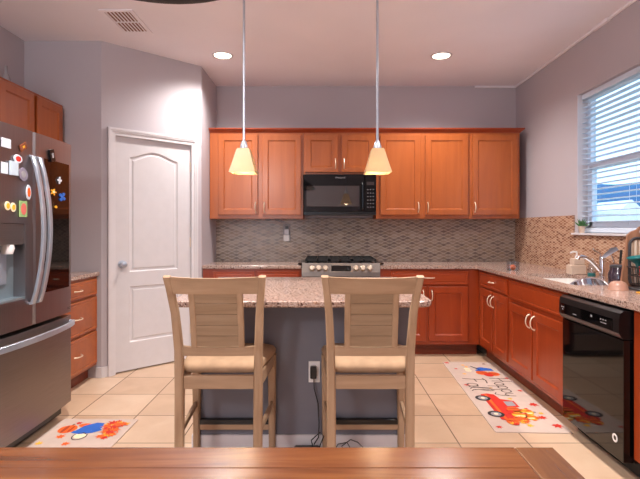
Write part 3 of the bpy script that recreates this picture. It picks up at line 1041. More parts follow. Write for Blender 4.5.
# freezer drawer
m = MB()
m.prism(fridge_plan(fy0, fy1, FB, 12), 0.112, ZF1)
fdr = m.build('freezer_drawer', M['steelh'], fr, smooth=True, angle=25)
def vhandle(y, parent, lean):
    m = MB()
    pts, n = [], 14
    for i in range(n + 1):
        t = i / n
        z = 0.835 + (1.665 - 0.835) * t
        pts.append((FX + 0.012 + 0.062 * math.sin(PI * t) ** 0.8, y + lean * math.sin(PI * t), z))
    pts = [(FX - 0.004, y, 0.832)] + pts + [(FX - 0.004, y, 1.668)]
    m.bar(pts, 0.030, 0.018, (0, 1, 0))
    m.build('handle', M['handle_steel'], parent, smooth=True, angle=40)
vhandle(fys - 0.030, ldoor, 0.0)
vhandle(fys + 0.034, rdoor, 0.0)
m = MB()
pts = []
for i in range(17):
    t = i / 16
    y = fy0 + 0.03 + (fy1 - fy0 - 0.06) * t
    pts.append((FX + 0.012 + 0.045 * math.sin(PI * t) ** 0.7, y, 0.638))
pts = [(face_x(fy0) - 0.002, fy0 + 0.03, 0.638)] + pts + [(face_x(fy1) - 0.002, fy1 - 0.03, 0.638)]
m.bar(pts, 0.034, 0.016, (0, 0, 1))
m.build('handle', M['handle_steel'], fdr, smooth=True, angle=40)

# magnets and papers on the fridge (pixel -> point on the door front)
def onfridge(px, py):
    X = FX
    for _ in range(4):
        Y = 475 * X / (px - 322)
        X = face_x(Y) if Y > fys else face_x(Y)
    return Y, EYE - (py - 228) * Y / 475
def blob(kind, cy, cz, a, b, ang=0, n=16):
    if kind == 'rect':
        pts = [(-a, -b), (a, -b), (a, b), (-a, b)]
    elif kind == 'flower':
        pts = [(a * (0.72 + 0.28 * math.cos(5 * t)) * math.cos(t), b * (0.72 + 0.28 * math.cos(5 * t)) * math.sin(t)) for t in [2 * PI * i / 30 for i in range(30)]]
    elif kind == 'wing':
        pts = [(a * abs(math.sin(2 * t)) ** 0.6 * math.cos(t) + 0.08 * a * math.cos(t), b * abs(math.sin(2 * t)) ** 0.6 * math.sin(t) + 0.3 * b * math.sin(t)) for t in [2 * PI * i / 32 for i in range(32)]]
    elif kind == 'jag':
        r = random.Random(int(cy * 1000))
        pts = [(a * (0.75 + 0.35 * r.random()) * math.cos(2 * PI * i / 12), b * (0.75 + 0.35 * r.random()) * math.sin(2 * PI * i / 12)) for i in range(12)]
    else:
        pts = [(a * math.cos(2 * PI * i / n), b * math.sin(2 * PI * i / n)) for i in range(n)]
    ca, sa = math.cos(ang), math.sin(ang)
    return [(cy + u * ca - v * sa, cz + u * sa + v * ca) for u, v in pts]
def magnet(name, label, cat, x0, y0, x1, y1, kind, mat, inner=None, ang=0.0, th=0.006, group='magnets on the refrigerator', inner_kind=None, isc=0.62, lift=0.0022):
    Ya, za = onfridge(x0, y0)
    Yb, zb = onfridge(x1, y1)
    cy, cz = (Ya + Yb) / 2, (za + zb) / 2
    a, b = abs(Yb - Ya) / 2, abs(za - zb) / 2
    glass = 0.0025 if (cy > 2.83 and cz < 1.68) else 0.0
    x = face_x(cy) + lift + glass
    rt = root(name, (x, cy, cz), label, cat, group)
    m = MB(lambda u, v, d: (x + d, u, v))
    m.prism(blob(kind, cy, cz, a, b, ang), 0, th, 0.001)
    m.build('backing', M[mat], rt)
    if inner:
        m = MB(lambda u, v, d: (x + d, u, v))
        m.prism(blob(inner_kind or kind, cy, cz, a * isc, b * isc, ang), th, th + 0.0015)
        m.build('picture', M[inner], rt)
    return rt
flat('mag_green', (146, 176, 116)); flat('mag_pink', (206, 104, 92)); flat('paper', (206, 210, 220)); flat('paperblue', (186, 200, 214)); flat('mag_purple', (132, 122, 140))
magnet('paper_note', 'white paper card at the top left of the refrigerator door', 'paper', 0.3, 137, 10.6, 149, 'rect', 'paper', th=0.002)
magnet('magnet', 'tilted dark brown square magnet on the left refrigerator door', 'magnet', 18.6, 142.5, 25.8, 151, 'rect', 'p_brown', 'p_yellow', ang=0.5, isc=0.3)
magnet('magnet', 'round red magnet with a white rim on the left refrigerator door', 'magnet', 12.5, 153.6, 21.2, 164, 'oval', 'paper', 'p_red')
magnet('paper_note', 'small white paper note behind the pale blue pad on the refrigerator', 'paper', 0.2, 161.5, 7.6, 174.3, 'rect', 'paper', th=0.002)
magnet('note_pad', 'pale blue-grey note pad next to the small white note on the refrigerator', 'note pad', 8.2, 160.5, 16.2, 176, 'rect', 'paperblue', th=0.012)
magnet('magnet', 'ragged grey-purple magnet on the left refrigerator door below the red round one', 'magnet', 16.5, 166, 27, 182, 'jag', 'mag_purple', 'p_grey', inner_kind='jag', isc=0.5)
magnet('magnet', 'orange oval magnet with a white rim beside the left door handle', 'magnet', 25, 184.5, 30, 200, 'oval', 'paper', 'p_orange')
magnet('magnet', 'green and pink rectangular picture magnet with a red figure, on the left refrigerator door', 'magnet', 18.2, 200.6, 26, 217.2, 'rect', 'mag_green', 'mag_pink', inner_kind='oval', isc=0.72)
magnet('magnet', 'pale egg-shaped magnet with yellow centre, left one of the egg pair', 'magnet', 3.6, 201, 9.3, 210.5, 'oval', 'p_cream', 'p_yellow')
magnet('magnet', 'pale egg-shaped magnet with yellow centre, right one of the egg pair', 'magnet', 9.5, 202.5, 14.8, 212, 'oval', 'p_cream', 'p_yellow')
magnet('magnet', 'black and silver clip magnet at the top of the right refrigerator door', 'magnet', 48.4, 149, 52.6, 162, 'rect', 'black', 'p_grey', ang=0.3, isc=0.4, th=0.012)
magnet('magnet', 'small white butterfly magnet highest on the black glass panel', 'magnet', 56.4, 177.3, 60.2, 183.4, 'wing', 'paper', ang=0.7)
magnet('magnet', 'yellow flower magnet on the black glass panel', 'magnet', 49.4, 188, 55, 196, 'flower', 'p_yellow', 'p_cream', inner_kind='oval', isc=0.3)
magnet('magnet', 'blue butterfly magnet on the black glass panel', 'magnet', 58.2, 193, 64, 201, 'wing', 'p_blue', ang=0.2)
magnet('magnet', 'tiny yellow magnet lowest on the black glass panel', 'magnet', 53.6, 205.6, 55.8, 208.4, 'oval', 'p_yellow')

# ================================================================ CEILING FIXTURES
def can_light(x, y, label):
    rt = root('recessed_light', (x, y, CEIL), label, 'ceiling light', 'recessed downlights')
    m = MB()
    seg = 28
    L = []
    for r, h in ((0.098, 0.0), (0.096, -0.006), (0.082, -0.008), (0.074, -0.002)):
        L.append([(x + r * math.cos(2 * PI * i / seg), y + r * math.sin(2 * PI * i / seg), CEIL + h) for i in range(seg)])
    m.loft(L, cap=False)
    m.build('trim_ring', M['white'], rt, smooth=True)
    MB().lathe([(0.075, 0.0), (0.075, -0.003), (0.05, -0.004)], (x, y, CEIL - 0.0005), 28).build('lens', M['lens'], rt)
    lamp('ceiling_spot', 'SPOT', (x, y, CEIL - 0.03), CAN_W, (1.0, 0.95, 0.905), spot_size=2.62, spot_blend=1.0, shadow_soft_size=0.07)
can_light(-0.905, 4.33, 'lit round recessed downlight near the pantry')
can_light(1.09, 4.34, 'lit round recessed downlight on the window side')
for x in (-0.905, 1.09):    # two unseen lamps added above the frame for more downlight
    lamp('ceiling_spot', 'SPOT', (x, 2.1, CEIL - 0.03), NEAR_FILL_W, (1.0, 0.95, 0.905), spot_size=2.62, spot_blend=1.0, shadow_soft_size=0.07)

vt = root('air_vent', (-1.489, 3.625, CEIL), 'white ceiling air vent with two rows of dark louver slots', 'vent')
vx0, vx1, vy0, vy1 = -1.612, -1.366, 3.42, 3.83
m = MB()
m.plate([(vx0, vy0), (vx1, vy0), (vx1, vy1), (vx0, vy1)], [[(vx0 + 0.03, vy0 + 0.03), (vx1 - 0.03, vy0 + 0.03), (vx1 - 0.03, vy1 - 0.03), (vx0 + 0.03, vy1 - 0.03)]], CEIL - 0.008, CEIL - 0.0005)
m.box((vx0 + 0.03, 3.617, CEIL - 0.007), (vx1 - 0.03, 3.633, CEIL - 0.0005))
m.build('frame', M['ceil'], vt)
MB().box((vx0 + 0.03, vy0 + 0.03, CEIL - 0.0022), (vx1 - 0.03, vy1 - 0.03, CEIL - 0.0012)).build('duct_opening', M['p_brown'], vt)
m = MB()
for i in range(7):
    x = vx0 + 0.030 + (vx1 - vx0 - 0.06) * (i + 0.0) / 7 + 0.004
    m.box((x, vy0 + 0.03, CEIL - 0.007), (x + 0.010, vy1 - 0.03, CEIL - 0.0022))
m.build('louver', M['ceil'], vt)

def pendant(x, y, label):
    rt = root('pendant_lamp', (x, y, CEIL), label, 'pendant lamp', 'pendants over the island')
    zb, zt = 1.600, 1.752
    MB().lathe([(0.058, 0.0), (0.058, -0.012), (0.045, -0.024), (0.012, -0.03)], (x, y, CEIL), 24).build('canopy', M['handle_steel'], rt, smooth=True)
    MB().lathe([(0.0075, 0), (0.0075, zt + 0.03 - CEIL + 0.03)], (x, y, CEIL - 0.028), 10).build('rod', M['handle_steel'], rt, smooth=True)
    MB().lathe([(0.010, 0.055), (0.016, 0.045), (0.024, 0.02), (0.026, 0.0)], (x, y, zt - 0.004), 16).build('socket', M['handle_steel'], rt, smooth=True)
    m = MB()
    def sq(h, z):
        return [(x - h, y - h, z), (x + h, y - h, z), (x + h, y + h, z), (x - h, y + h, z)]
    m.loft([sq(0.034, zt), sq(0.040, zt - 0.010), sq(0.062, zt - 0.09), sq(0.080, zb), sq(0.074, zb), sq(0.057, zt - 0.09), sq(0.035, zt - 0.013), sq(0.026, zt - 0.008)], cap=False)
    m.faces(sq(0.034, zt), [(0, 1, 2, 3)])
    m.build('lamp_shade', M['lampglass'], rt)
    MB().lathe([(0.010, 0.05), (0.012, 0.03), (0.026, 0.0), (0.026, -0.02), (0.012, -0.038), (0.002, -0.041)], (x, y, zt - 0.085), 14).build('bulb', M['bulb'], rt, smooth=True)
    lamp('pendant_bulb_light', 'POINT', (x, y, zb + 0.03), PENDANT_W, (1.0, 0.76, 0.5), shadow_soft_size=0.03)
    return rt
pendant(-0.485, 2.95, 'lit pendant with a square amber glass shade hanging over the left half of the island')
pendant(0.344, 2.95, 'lit pendant with a square amber glass shade hanging over the right half of the island')

# dark dome of the dining pendant whose rim dips into the top of the picture
cl = root('dome_lamp', (-0.445, 1.15, CEIL), 'dark grey round lamp shade whose rim dips in above the table', 'pendant lamp')
m = MB()
m.lathe([(0.03, 0.20), (0.12, 0.18), (0.25, 0.10), (0.322, 0.02), (0.33, 0.0), (0.322, 0.004), (0.24, 0.09), (0.11, 0.165), (0.02, 0.18)], (-0.445, 1.15, 1.957), 48)
m.build('lamp_shade', M['darkgrey'], cl, smooth=True)
MB().lathe([(0.008, 0), (0.008, -(CEIL - 2.15))], (-0.445, 1.15, CEIL), 8).build('rod', M['darkgrey'], cl)
MB().lathe([(0.06, 0), (0.06, -0.02), (0.02, -0.03)], (-0.445, 1.15, CEIL), 20).build('canopy', M['darkgrey'], cl)

# ================================================================ COUNTER STOOLS
def make_stool(loc, label):
    rt = root('counter_stool', loc, label, 'stool', 'counter stools at the island')
    B = dict(parent=rt, local=True)
    # rear posts: leg + back stile in one
    for s in (-1, 1):
        pts = [(s * 0.187, -0.222, 0.0), (s * 0.187, -0.208, 0.25), (s * 0.188, -0.200, 0.50), (s * 0.190, -0.205, 0.68), (s * 0.199, -0.235, 0.86), (s * 0.211, -0.275, 0.98), (s * 0.219, -0.296, 1.038)]
        MB().bar(pts, [0.040, 0.042, 0.042, 0.040, 0.036, 0.034, 0.034], [0.034, 0.036, 0.042, 0.036, 0.032, 0.028, 0.026], (1, 0, 0)).build('rear_post', M['stool'], **B)
    for s in (-1, 1):
        MB().bar([(s * 0.212, 0.200, 0.0), (s * 0.212, 0.198, 0.55)], [0.034, 0.046], [0.034, 0.046], (1, 0, 0)).build('leg', M['stool'], **B)
    def hrail(z0, z1, half, y, sag, t, n=8):
        m = MB()
        L = []
        for i in range(n + 1):
            x = -half + 2 * half * i / n
            k = 1 - (x / half) ** 2
            lean = 0.0
            yy0 = y(z0) - sag * k
            yy1 = y(z1) - sag * k
            top = z1 - 0.006 * k
            L.append([(x, yy0 - t / 2, z0), (x, yy0 + t / 2, z0), (x, yy1 + t / 2, top), (x, yy1 - t / 2, top)])
        m.loft(L)
        return m
    def py(z):
        zs = [(0.50, -0.200), (0.68, -0.205), (0.86, -0.235), (0.98, -0.275), (1.05, -0.300)]
        for (a, ya), (b, yb) in zip(zs, zs[1:]):
            if z <= b:
                return ya + (yb - ya) * (z - a) / (b - a)
        return zs[-1][1]
    hrail(0.955, 1.036, 0.200, py, 0.016, 0.024).build('top_rail', M['stoolx'], **B)
    hrail(0.652, 0.697, 0.172, py, 0.006, 0.024).build('lower_rail', M['stoolx'], **B)
    # panel with its own stiles and horizontal boards
    for s in (-1, 1):
        zz = [0.697, 0.80, 0.90, 0.960]
        MB().bar([(s * 0.112, py(z) - 0.011, z) for z in zz], 0.028, 0.018, (1, 0, 0)).build('panel_stile', M['stool'], **B)
    m = MB()
    zs = [0.697 + (0.960 - 0.697) * i / 5 for i in range(6)]
    for a, b in zip(zs, zs[1:]):
        L = []
        for x in (-0.100, 0.100):
            L.append([(x, py(a) - 0.018, a + 0.002), (x, py(a) - 0.006, a + 0.002), (x, py(b) - 0.006, b), (x, py(b) - 0.018, b)])
        m.loft(L)
    m.build('back_panel', M['stoolpanel'], **B)
    # seat frame
    MB().box((-0.166, -0.212, 0.492), (0.166, -0.190, 0.556), 0.002).build('apron', M['stoolx'], **B)
    MB().box((-0.189, 0.190, 0.492), (0.189, 0.210, 0.556), 0.002).build('apron', M['stoolx'], **B)
    for s in (-1, 1):
        MB().bar([(s * 0.190, -0.182, 0.524), (s * 0.214, 0.178, 0.524)], 0.020, 0.064, (1, 0, 0)).build('apron', M['stool'], **B)
    m = MB()
    def ring(i, z):
        return [(x * (1.055 + 0.13 * y / 0.2), y, z) for x, y in rrect(-0.200 + i, 0.200 - i, -0.178 + i * 1.0, 0.215 - i, 0.045, 4)]
    m.loft([ring(0.012, 0.557), ring(0.0, 0.566), ring(-0.002, 0.585), ring(0.006, 0.603), ring(0.030, 0.615), ring(0.08, 0.620)])
    m.build('seat_cushion', M['cushion'], smooth=True, angle=60, **B)
    # stretchers
    for s in (-1, 1):
        MB().bar([(s * 0.188, -0.190, 0.278), (s * 0.212, 0.180, 0.278)], 0.018, 0.030, (1, 0, 0)).build('stretcher', M['stool'], **B)
    MB().box((-0.193, 0.188, 0.128), (0.193, 0.212, 0.158), 0.002).build('foot_rail', M['stoolx'], **B)
    MB().box((-0.193, 0.186, 0.158), (0.193, 0.214, 0.186), 0.002).build('foot_plate', M['black'], **B)
    return rt
st = make_stool((-0.493, 2.475, 0), 'weathered oak counter stool with a tan seat, on the pantry side of the island')
st2 = copy_tree(st)
st2.location = (0.232, 2.475, 0)
st2['label'] = 'weathered oak counter stool with a tan seat, in front of the power outlet and range'

# ================================================================ DINING TABLE (foreground)
TZ = 0.76
tx0, tx1, ty0, ty1 = -1.35, 0.527, 0.10, 1.084
tb = root('dining_table', (-0.41, 0.6, 0), 'polished brown plank dining table with an end board, in front of the island', 'table')
m = MB()
wb = 0.0945
y = ty1
while y > ty0 + 0.02:
    a = max(ty0, y - wb)
    m.box((tx0 + 0.09, a + 0.0012, TZ - 0.035), (tx1 - 0.0885, y, TZ), 0.0016)
    y = a
m.build('tabletop', M['table'], tb)
for a in (tx0, tx1 - 0.087):
    MB().box((a, ty0, TZ - 0.035), (a + 0.087, ty1, TZ), 0.002).build('end_board', M['tabley'], tb)
for x in (tx0 + 0.10, tx1 - 0.18):
    for yy in (ty0 + 0.06, ty1 - 0.15):
        MB().bar([(x + 0.04, yy + 0.04, 0.0), (x + 0.04, yy + 0.04, TZ - 0.036)], [0.06, 0.08], [0.06, 0.08], (1, 0, 0)).build('leg', M['tabley'], tb)
m = MB()
m.box((tx0 + 0.14, ty1 - 0.13, TZ - 0.12), (tx1 - 0.14, ty1 - 0.105, TZ - 0.036)).box((tx0 + 0.14, ty0 + 0.09, TZ - 0.12), (tx1 - 0.14, ty0 + 0.115, TZ - 0.036))
m.build('apron', M['table'], tb)

# ================================================================ FLOOR MATS
MATS = ['matwhite', 'p_red', 'p_orange', 'p_yellow', 'p_blue', 'p_black', 'p_brown', 'p_grey', 'p_green', 'p_cream', 'p_script', 'p_rust']
IDX = {n: i for i, n in enumerate(MATS)}
def disc(m, cx, cy, a, b, col, lay, ang=0, n=18):
    ca, sa = math.cos(ang), math.sin(ang)
    pts = [(a * math.cos(2 * PI * i / n), b * math.sin(2 * PI * i / n)) for i in range(n)]
    shape(m, [(cx + u * ca - v * sa, cy + u * sa + v * ca) for u, v in pts], col, lay)
def shape(m, pts, col, lay):
    m.mi = IDX[col]
    z = 0.0064 + 0.0003 * lay
    m.faces([(x, y, z) for x, y in pts], [tuple(range(len(pts)))])
def leaf(m, cx, cy, r, col, lay, ang):
    pts = []
    prof = [1.0, 0.45, 0.85, 0.38, 0.75, 0.35, 0.55, 0.30, 0.25, 0.30, 0.55, 0.35, 0.75, 0.38, 0.85, 0.45]
    for i, k in enumerate(prof):
        a = ang + 2 * PI * i / len(prof)
        pts.append((cx + r * k * math.cos(a), cy + r * k * math.sin(a)))
    # fan triangles keep the concave outline right
    m.mi = IDX[col]
    z = 0.0064 + 0.0003 * lay
    V = [(cx, cy, z)] + [(x, y, z) for x, y in pts]
    n = len(pts)
    m.faces(V, [(0, 1 + i, 1 + (i + 1) % n) for i in range(n)])
def pumpkin(m, cx, cy, a, b, col, lay):
    disc(m, cx, cy, a, b, col, lay)
    disc(m, cx - a * 0.3, cy, a * 0.22, b * 0.9, 'p_rust' if col == 'p_orange' else 'p_orange', lay + 1)
    disc(m, cx + a * 0.4, cy, a * 0.16, b * 0.8, 'p_rust' if col == 'p_orange' else 'p_cream', lay + 1)
    shape(m, [(cx - 0.006, cy + b * 0.9), (cx + 0.006, cy + b * 0.9), (cx + 0.010, cy + b * 1.3), (cx - 0.002, cy + b * 1.3)], 'p_brown', lay + 1)
def stroke(m, pts, wd, col, lay):
    m.mi = IDX[col]
    z = 0.0064 + 0.0003 * lay
    pts = [Vector(p) for p in pts]
    L, R = [], []
    for i, p in enumerate(pts):
        d = (pts[min(i + 1, len(pts) - 1)] - pts[max(i - 1, 0)]).normalized()
        nrm = Vector((-d.y, d.x)) * wd / 2
        L.append((p.x + nrm.x, p.y + nrm.y, z)); R.append((p.x - nrm.x, p.y - nrm.y, z))
    n = len(pts)
    m.faces(L + R, [(i, i + 1, n + i + 1, n + i) for i in range(n - 1)])
def bow(x, y, rx, ry, a0, a1, n=10):
    return [(x + rx * math.cos(math.radians(a0 + (a1 - a0) * i / n)), y + ry * math.sin(math.radians(a0 + (a1 - a0) * i / n))) for i in range(n + 1)]
GLYPH = {   # handwritten strokes in a unit x-height
    'H': (1.25, [[(0.1, 1.9), (0.0, 0.0)], [(1.0, 2.0), (0.85, 0.0)], [(-0.1, 0.9), (1.1, 1.05)]]),
    'F': (1.15, [[(0.2, 1.9), (0.1, 0.8), (-0.1, 0.0)], [(-0.2, 1.8), (0.4, 1.95), (1.2, 1.85)], [(0.0, 1.0), (0.8, 1.05)]]),
    'a': (0.95, [bow(0.4, 0.45, 0.4, 0.45, 30, 390, 14), [(0.75, 0.9), (0.75, 0.2), (0.95, 0.0)]]),
    'p': (0.95, [[(0.1, 0.9), (0.05, -0.9)], bow(0.45, 0.45, 0.4, 0.45, 180, -170, 14)]),
    'y': (0.95, [[(0.05, 0.9), (0.1, 0.2), (0.4, 0.0), (0.7, 0.3)], [(0.8, 0.9), (0.65, -0.4), (0.3, -0.9), (-0.1, -0.7)]]),
    'l': (0.5, [[(0.0, 0.3), (0.35, 1.6), (0.2, 1.9), (0.05, 1.5), (0.1, 0.2), (0.4, 0.0)]]),
}
def write(m, s, x, y, h, wd, col, lay):
    for c in s:
        adv, sts = GLYPH[c]
        for st_ in sts:
            stroke(m, [(x + px * h, y + py_ * h) for px, py_ in st_], wd, col, lay)
        x += adv * h * 1.08

def mat_obj(loc, rz, ln, wd, label, draw):
    m = MB()
    m.prism(rrect(0, ln, 0, wd, 0.012, 3), 0.0, 0.006)
    draw(m)
    o = m.build('floor_mat', [M[n] for n in MATS])
    o.location = loc
    o.rotation_euler = (0, 0, rz)
    return tag(o, label, 'mat', 'autumn floor mats')
def draw_runner(m):
    # local x runs along the text (from the far end to the near end), y is up in the artwork
    for (x, y, r, c, a) in ((0.03, 0.03, 0.030, 'p_red', 0.5), (0.22, 0.07, 0.022, 'p_red', 1.5), (0.66, 0.05, 0.028, 'p_red', 2.2), (1.455, 0.045, 0.026, 'p_red', 0.3),
                            (0.06, 0.36, 0.022, 'p_brown', 1.1), (0.47, 0.43, 0.026, 'p_red', 0.1), (0.78, 0.425, 0.026, 'p_red', 2.4), (1.06, 0.41, 0.042, 'p_red', 0.9),
                            (1.30, 0.375, 0.036, 'p_red', 1.9), (1.42, 0.42, 0.042, 'p_red', 0.2), (1.34, 0.31, 0.022, 'p_orange', 1.2), (0.72, 0.22, 0.020, 'p_yellow', 0.6),
                            (1.23, 0.40, 0.024, 'p_yellow', 2.6), (0.95, 0.29, 0.024, 'p_yellow', 0.1), (1.43, 0.245, 0.030, 'p_yellow', 1.6), (0.36, 0.11, 0.024, 'p_yellow', 0.4), (0.10, 0.16, 0.024, 'p_yellow', 0.4)):
        leaf(m, x, y, r * 1.3, c, 1, a)
    r = random.Random(9)
    for i in range(10):
        leaf(m, 1.18 + 0.27 * r.random(), 0.15 + 0.21 * r.random(), 0.036, ['p_orange', 'p_yellow', 'p_red'][i % 3], 11 + 0.2 * i, r.random() * 6)
    # small pumpkin line sketch, far end
    for (x, y) in ((0.22, 0.17), (0.27, 0.17)):
        disc(m, x, y, 0.035, 0.028, 'p_cream', 1)
    disc(m, 0.16, 0.18, 0.020, 0.014, 'p_yellow', 2)
    # scarecrow hat and pumpkins, far end
    pumpkin(m, 0.33, 0.27, 0.060, 0.052, 'p_orange', 2)
    pumpkin(m, 0.36, 0.36, 0.055, 0.048, 'p_orange', 3)
    disc(m, 0.39, 0.31, 0.045, 0.040, 'p_red', 5)
    shape(m, [(0.20, 0.25), (0.26, 0.31), (0.27, 0.39), (0.21, 0.38), (0.17, 0.30)], 'p_blue', 6)
    disc(m, 0.25, 0.30, 0.026, 0.075, 'p_blue', 7, 0.3)
    stroke(m, [(0.14, 0.22), (0.20, 0.25), (0.26, 0.28)], 0.012, 'p_black', 8)
    write(m, 'Happy', 0.48, 0.285, 0.080, 0.010, 'p_script', 2)
    write(m, 'Fall', 0.50, 0.060, 0.092, 0.011, 'p_script', 2)
    # red pickup with pumpkins
    shape(m, [(0.87, 0.10), (1.34, 0.10), (1.36, 0.14), (1.35, 0.205), (1.14, 0.215), (1.12, 0.30), (1.00, 0.30), (0.965, 0.215), (0.87, 0.20), (0.85, 0.15)], 'p_red', 2)
    shape(m, [(1.015, 0.22), (1.105, 0.22), (1.095, 0.285), (1.01, 0.285)], 'p_grey', 3)
    shape(m, [(0.87, 0.125), (1.34, 0.125), (1.34, 0.145), (0.87, 0.145)], 'p_orange', 3)
    for x in (0.95, 1.25):
        disc(m, x, 0.095, 0.055, 0.055, 'p_black', 4)
        disc(m, x, 0.095, 0.035, 0.035, 'p_grey', 5)
        disc(m, x, 0.095, 0.015, 0.015, 'p_cream', 6)
    for (x, y, a, b, c) in ((1.17, 0.24, 0.05, 0.045, 'p_orange'), (1.26, 0.25, 0.06, 0.052, 'p_yellow'), (1.21, 0.31, 0.055, 0.048, 'p_yellow'), (1.33, 0.23, 0.05, 0.045, 'p_orange'), (1.30, 0.31, 0.045, 0.040, 'p_yellow'), (1.38, 0.16, 0.045, 0.040, 'p_orange')):
        pumpkin(m, x, y, a, b, c, 7)
    for i in range(9):
        leaf(m, 1.15 + 0.03 * i, 0.33 + 0.02 * math.sin(i * 2.1) - 0.012 * i, 0.024, ['p_red', 'p_orange', 'p_yellow'][i % 3], 10, i)
mat_obj((1.128, 4.452, 0.0005), -PI / 2 - 0.040, 1.53, 0.470, 'long cream runner mat with a red truck and pumpkin print along the right cabinets', draw_runner)
def draw_small(m):
    # local x towards the far edge's right end; y away from the table
    leaf(m, 0.13, 0.69, 0.035, 'p_red', 1, 0.3)
    pumpkin(m, 0.11, 0.60, 0.055, 0.06, 'p_orange', 1)
    disc(m, 0.19, 0.66, 0.04, 0.028, 'p_orange', 1)
    leaf(m, 0.12, 0.49, 0.045, 'p_orange', 2, 1.0)
    leaf(m, 0.05, 0.40, 0.035, 'p_yellow', 2, 2.0)
    leaf(m, 0.20, 0.40, 0.04, 'p_orange', 2, 0.0)
    shape(m, [(0.17, 0.57), (0.19, 0.65), (0.25, 0.70), (0.30, 0.69), (0.315, 0.62), (0.29, 0.58), (0.22, 0.56)], 'p_blue', 3)
    stroke(m, [(0.16, 0.56), (0.22, 0.545), (0.28, 0.56), (0.32, 0.60)], 0.03, 'p_blue', 4)
    disc(m, 0.235, 0.51, 0.035, 0.04, 'p_cream', 2)
    stroke(m, bow(0.235, 0.50, 0.04, 0.05, 150, 400), 0.006, 'p_black', 5)
    stroke(m, [(0.21, 0.53), (0.235, 0.55), (0.26, 0.53)], 0.008, 'p_black', 5)
    r = random.Random(3)
    for i in range(22):
        leaf(m, 0.335 + 0.09 * r.random(), 0.50 + 0.20 * r.random(), 0.050, ['p_orange', 'p_red', 'p_yellow', 'p_orange'][i % 4], 3 + i * 0.3, r.random() * 6)
    leaf(m, 0.44, 0.68, 0.035, 'p_yellow', 2, 1.0)
    leaf(m, 0.38, 0.72, 0.030, 'p_red', 2, 2.0)
    leaf(m, 0.39, 0.48, 0.040, 'p_red', 2, 0.5)
    write(m, 'Fall', 0.17, 0.22, 0.06, 0.008, 'p_black', 2)
    pumpkin(m, 0.38, 0.12, 0.05, 0.045, 'p_orange', 2)
mat_obj((-1.700, 2.36, 0.0005), -0.01, 0.490, 0.76, 'small cream mat with blue hat and orange leaves print in front of the refrigerator', draw_small)

# ================================================================ SINK-SIDE OBJECTS
CT = CZ1
# faucet
fc = root('faucet', (2.06, 3.49, CT), 'chrome kitchen faucet with a low curved spout behind the sink', 'faucet')
MB().lathe([(0.030, 0), (0.030, 0.008), (0.021, 0.014), (0.021, 0.15), (0.017, 0.165)], (2.06, 3.49, CT), 16).build('body', M['chrome'], fc, smooth=True)
MB().tube([(2.055, 3.49, CT + 0.04), (2.02, 3.49, CT + 0.085), (1.98, 3.49, CT + 0.125), (1.94, 3.49, CT + 0.150), (1.905, 3.49, CT + 0.160), (1.885, 3.49, CT + 0.152), (1.88, 3.49, CT + 0.135)], [0.016, 0.015, 0.014, 0.013, 0.013, 0.013, 0.014], 12).build('spout', M['chrome'], fc, smooth=True)
MB().tube([(2.06, 3.49, CT + 0.155), (2.03, 3.47, CT + 0.185), (1.965, 3.44, CT + 0.215)], [0.010, 0.008, 0.006], 10).build('handle', M['chrome'], fc, smooth=True)
# soap and sponge caddy
flat('beige_plastic', (204, 180, 162), 0.45); flat('teal', (20, 100, 102), 0.3); flat('gold_liquid', (224, 160, 40), 0.3)
sc_ = root('soap_caddy', (2.03, 3.78, CT), 'beige soap pump and sponge caddy behind the far end of the sink', 'soap caddy')
MB().box((1.965, 3.745, CT), (2.085, 3.825, CT + 0.075), 0.006).build('sponge_tray', M['beige_plastic'], sc_)
MB().box((1.99, 3.750, CT + 0.074), (2.075, 3.820, CT + 0.125), 0.006).build('reservoir', M['beige_plastic'], sc_)
m = MB()
m.lathe([(0.014, 0), (0.014, 0.02), (0.006, 0.022), (0.006, 0.05)], (2.03, 3.785, CT + 0.124), 12)
m.tube([(2.03, 3.785, CT + 0.175), (2.0, 3.78, CT + 0.178), (1.975, 3.775, CT + 0.170)], 0.007, 8)
m.build('pump', M['plate'], sc_, smooth=True)
# dish soap bottle
M['clearplastic'] = clear_glass('clear_plastic', (0.85, 0.88, 0.92, 1), 0.1, 0.1)
db = root('soap_bottle', (2.06, 3.63, CT), 'small clear soap bottle with teal base between caddy and faucet', 'bottle')
MB().lathe([(0.026, 0), (0.028, 0.004), (0.028, 0.022), (0.027, 0.024)], (2.06, 3.63, CT), 14).build('base', M['teal'], db, smooth=True)
MB().lathe([(0.026, 0.0), (0.028, 0.02), (0.026, 0.055), (0.012, 0.075), (0.012, 0.085)], (2.06, 3.63, CT + 0.024), 14).build('bottle_body', M['clearplastic'], db, smooth=True)
MB().lathe([(0.013, 0), (0.013, 0.02), (0.008, 0.024)], (2.06, 3.63, CT + 0.109), 12).build('cap', M['plate'], db, smooth=True)
# steel bowl leaning in the sink
def bowl(name, label, c, r, h, mat, tilt=(0, 0, 0), th=0.004, cat='bowl', up=True):
    m = MB()
    outp = [(r * 0.4, 0.0), (r * 0.72, h * 0.18), (r * 0.92, h * 0.55), (r, h), (r * 1.04, h + 0.002), (r * 1.03, h + 0.006), (r - th, h + 0.004), (r * 0.92 - th, h * 0.58), (r * 0.70 - th, h * 0.22), (r * 0.38, th)]
    m.lathe(outp, (0, 0, 0), 28)
    o = m.build(name, mat, smooth=True, angle=60)
    o.location = c
    o.rotation_euler = tilt
    return tag(o, label, cat)
bowl('mixing_bowl', 'stainless steel bowl lying tilted in the near end of the white sink', (1.80, 3.19, 0.765), 0.125, 0.10, M['chrome'], (0.35, -0.45, 0))
bowl('serving_bowl', 'pinkish tan bowl turned upside down on the counter beside the dish rack', (1.758, 2.82, CT + 0.052), 0.054, 0.046, plain('copper_tan', (166, 124, 106), 0.35, vary=0.03), (PI, 0, 0))
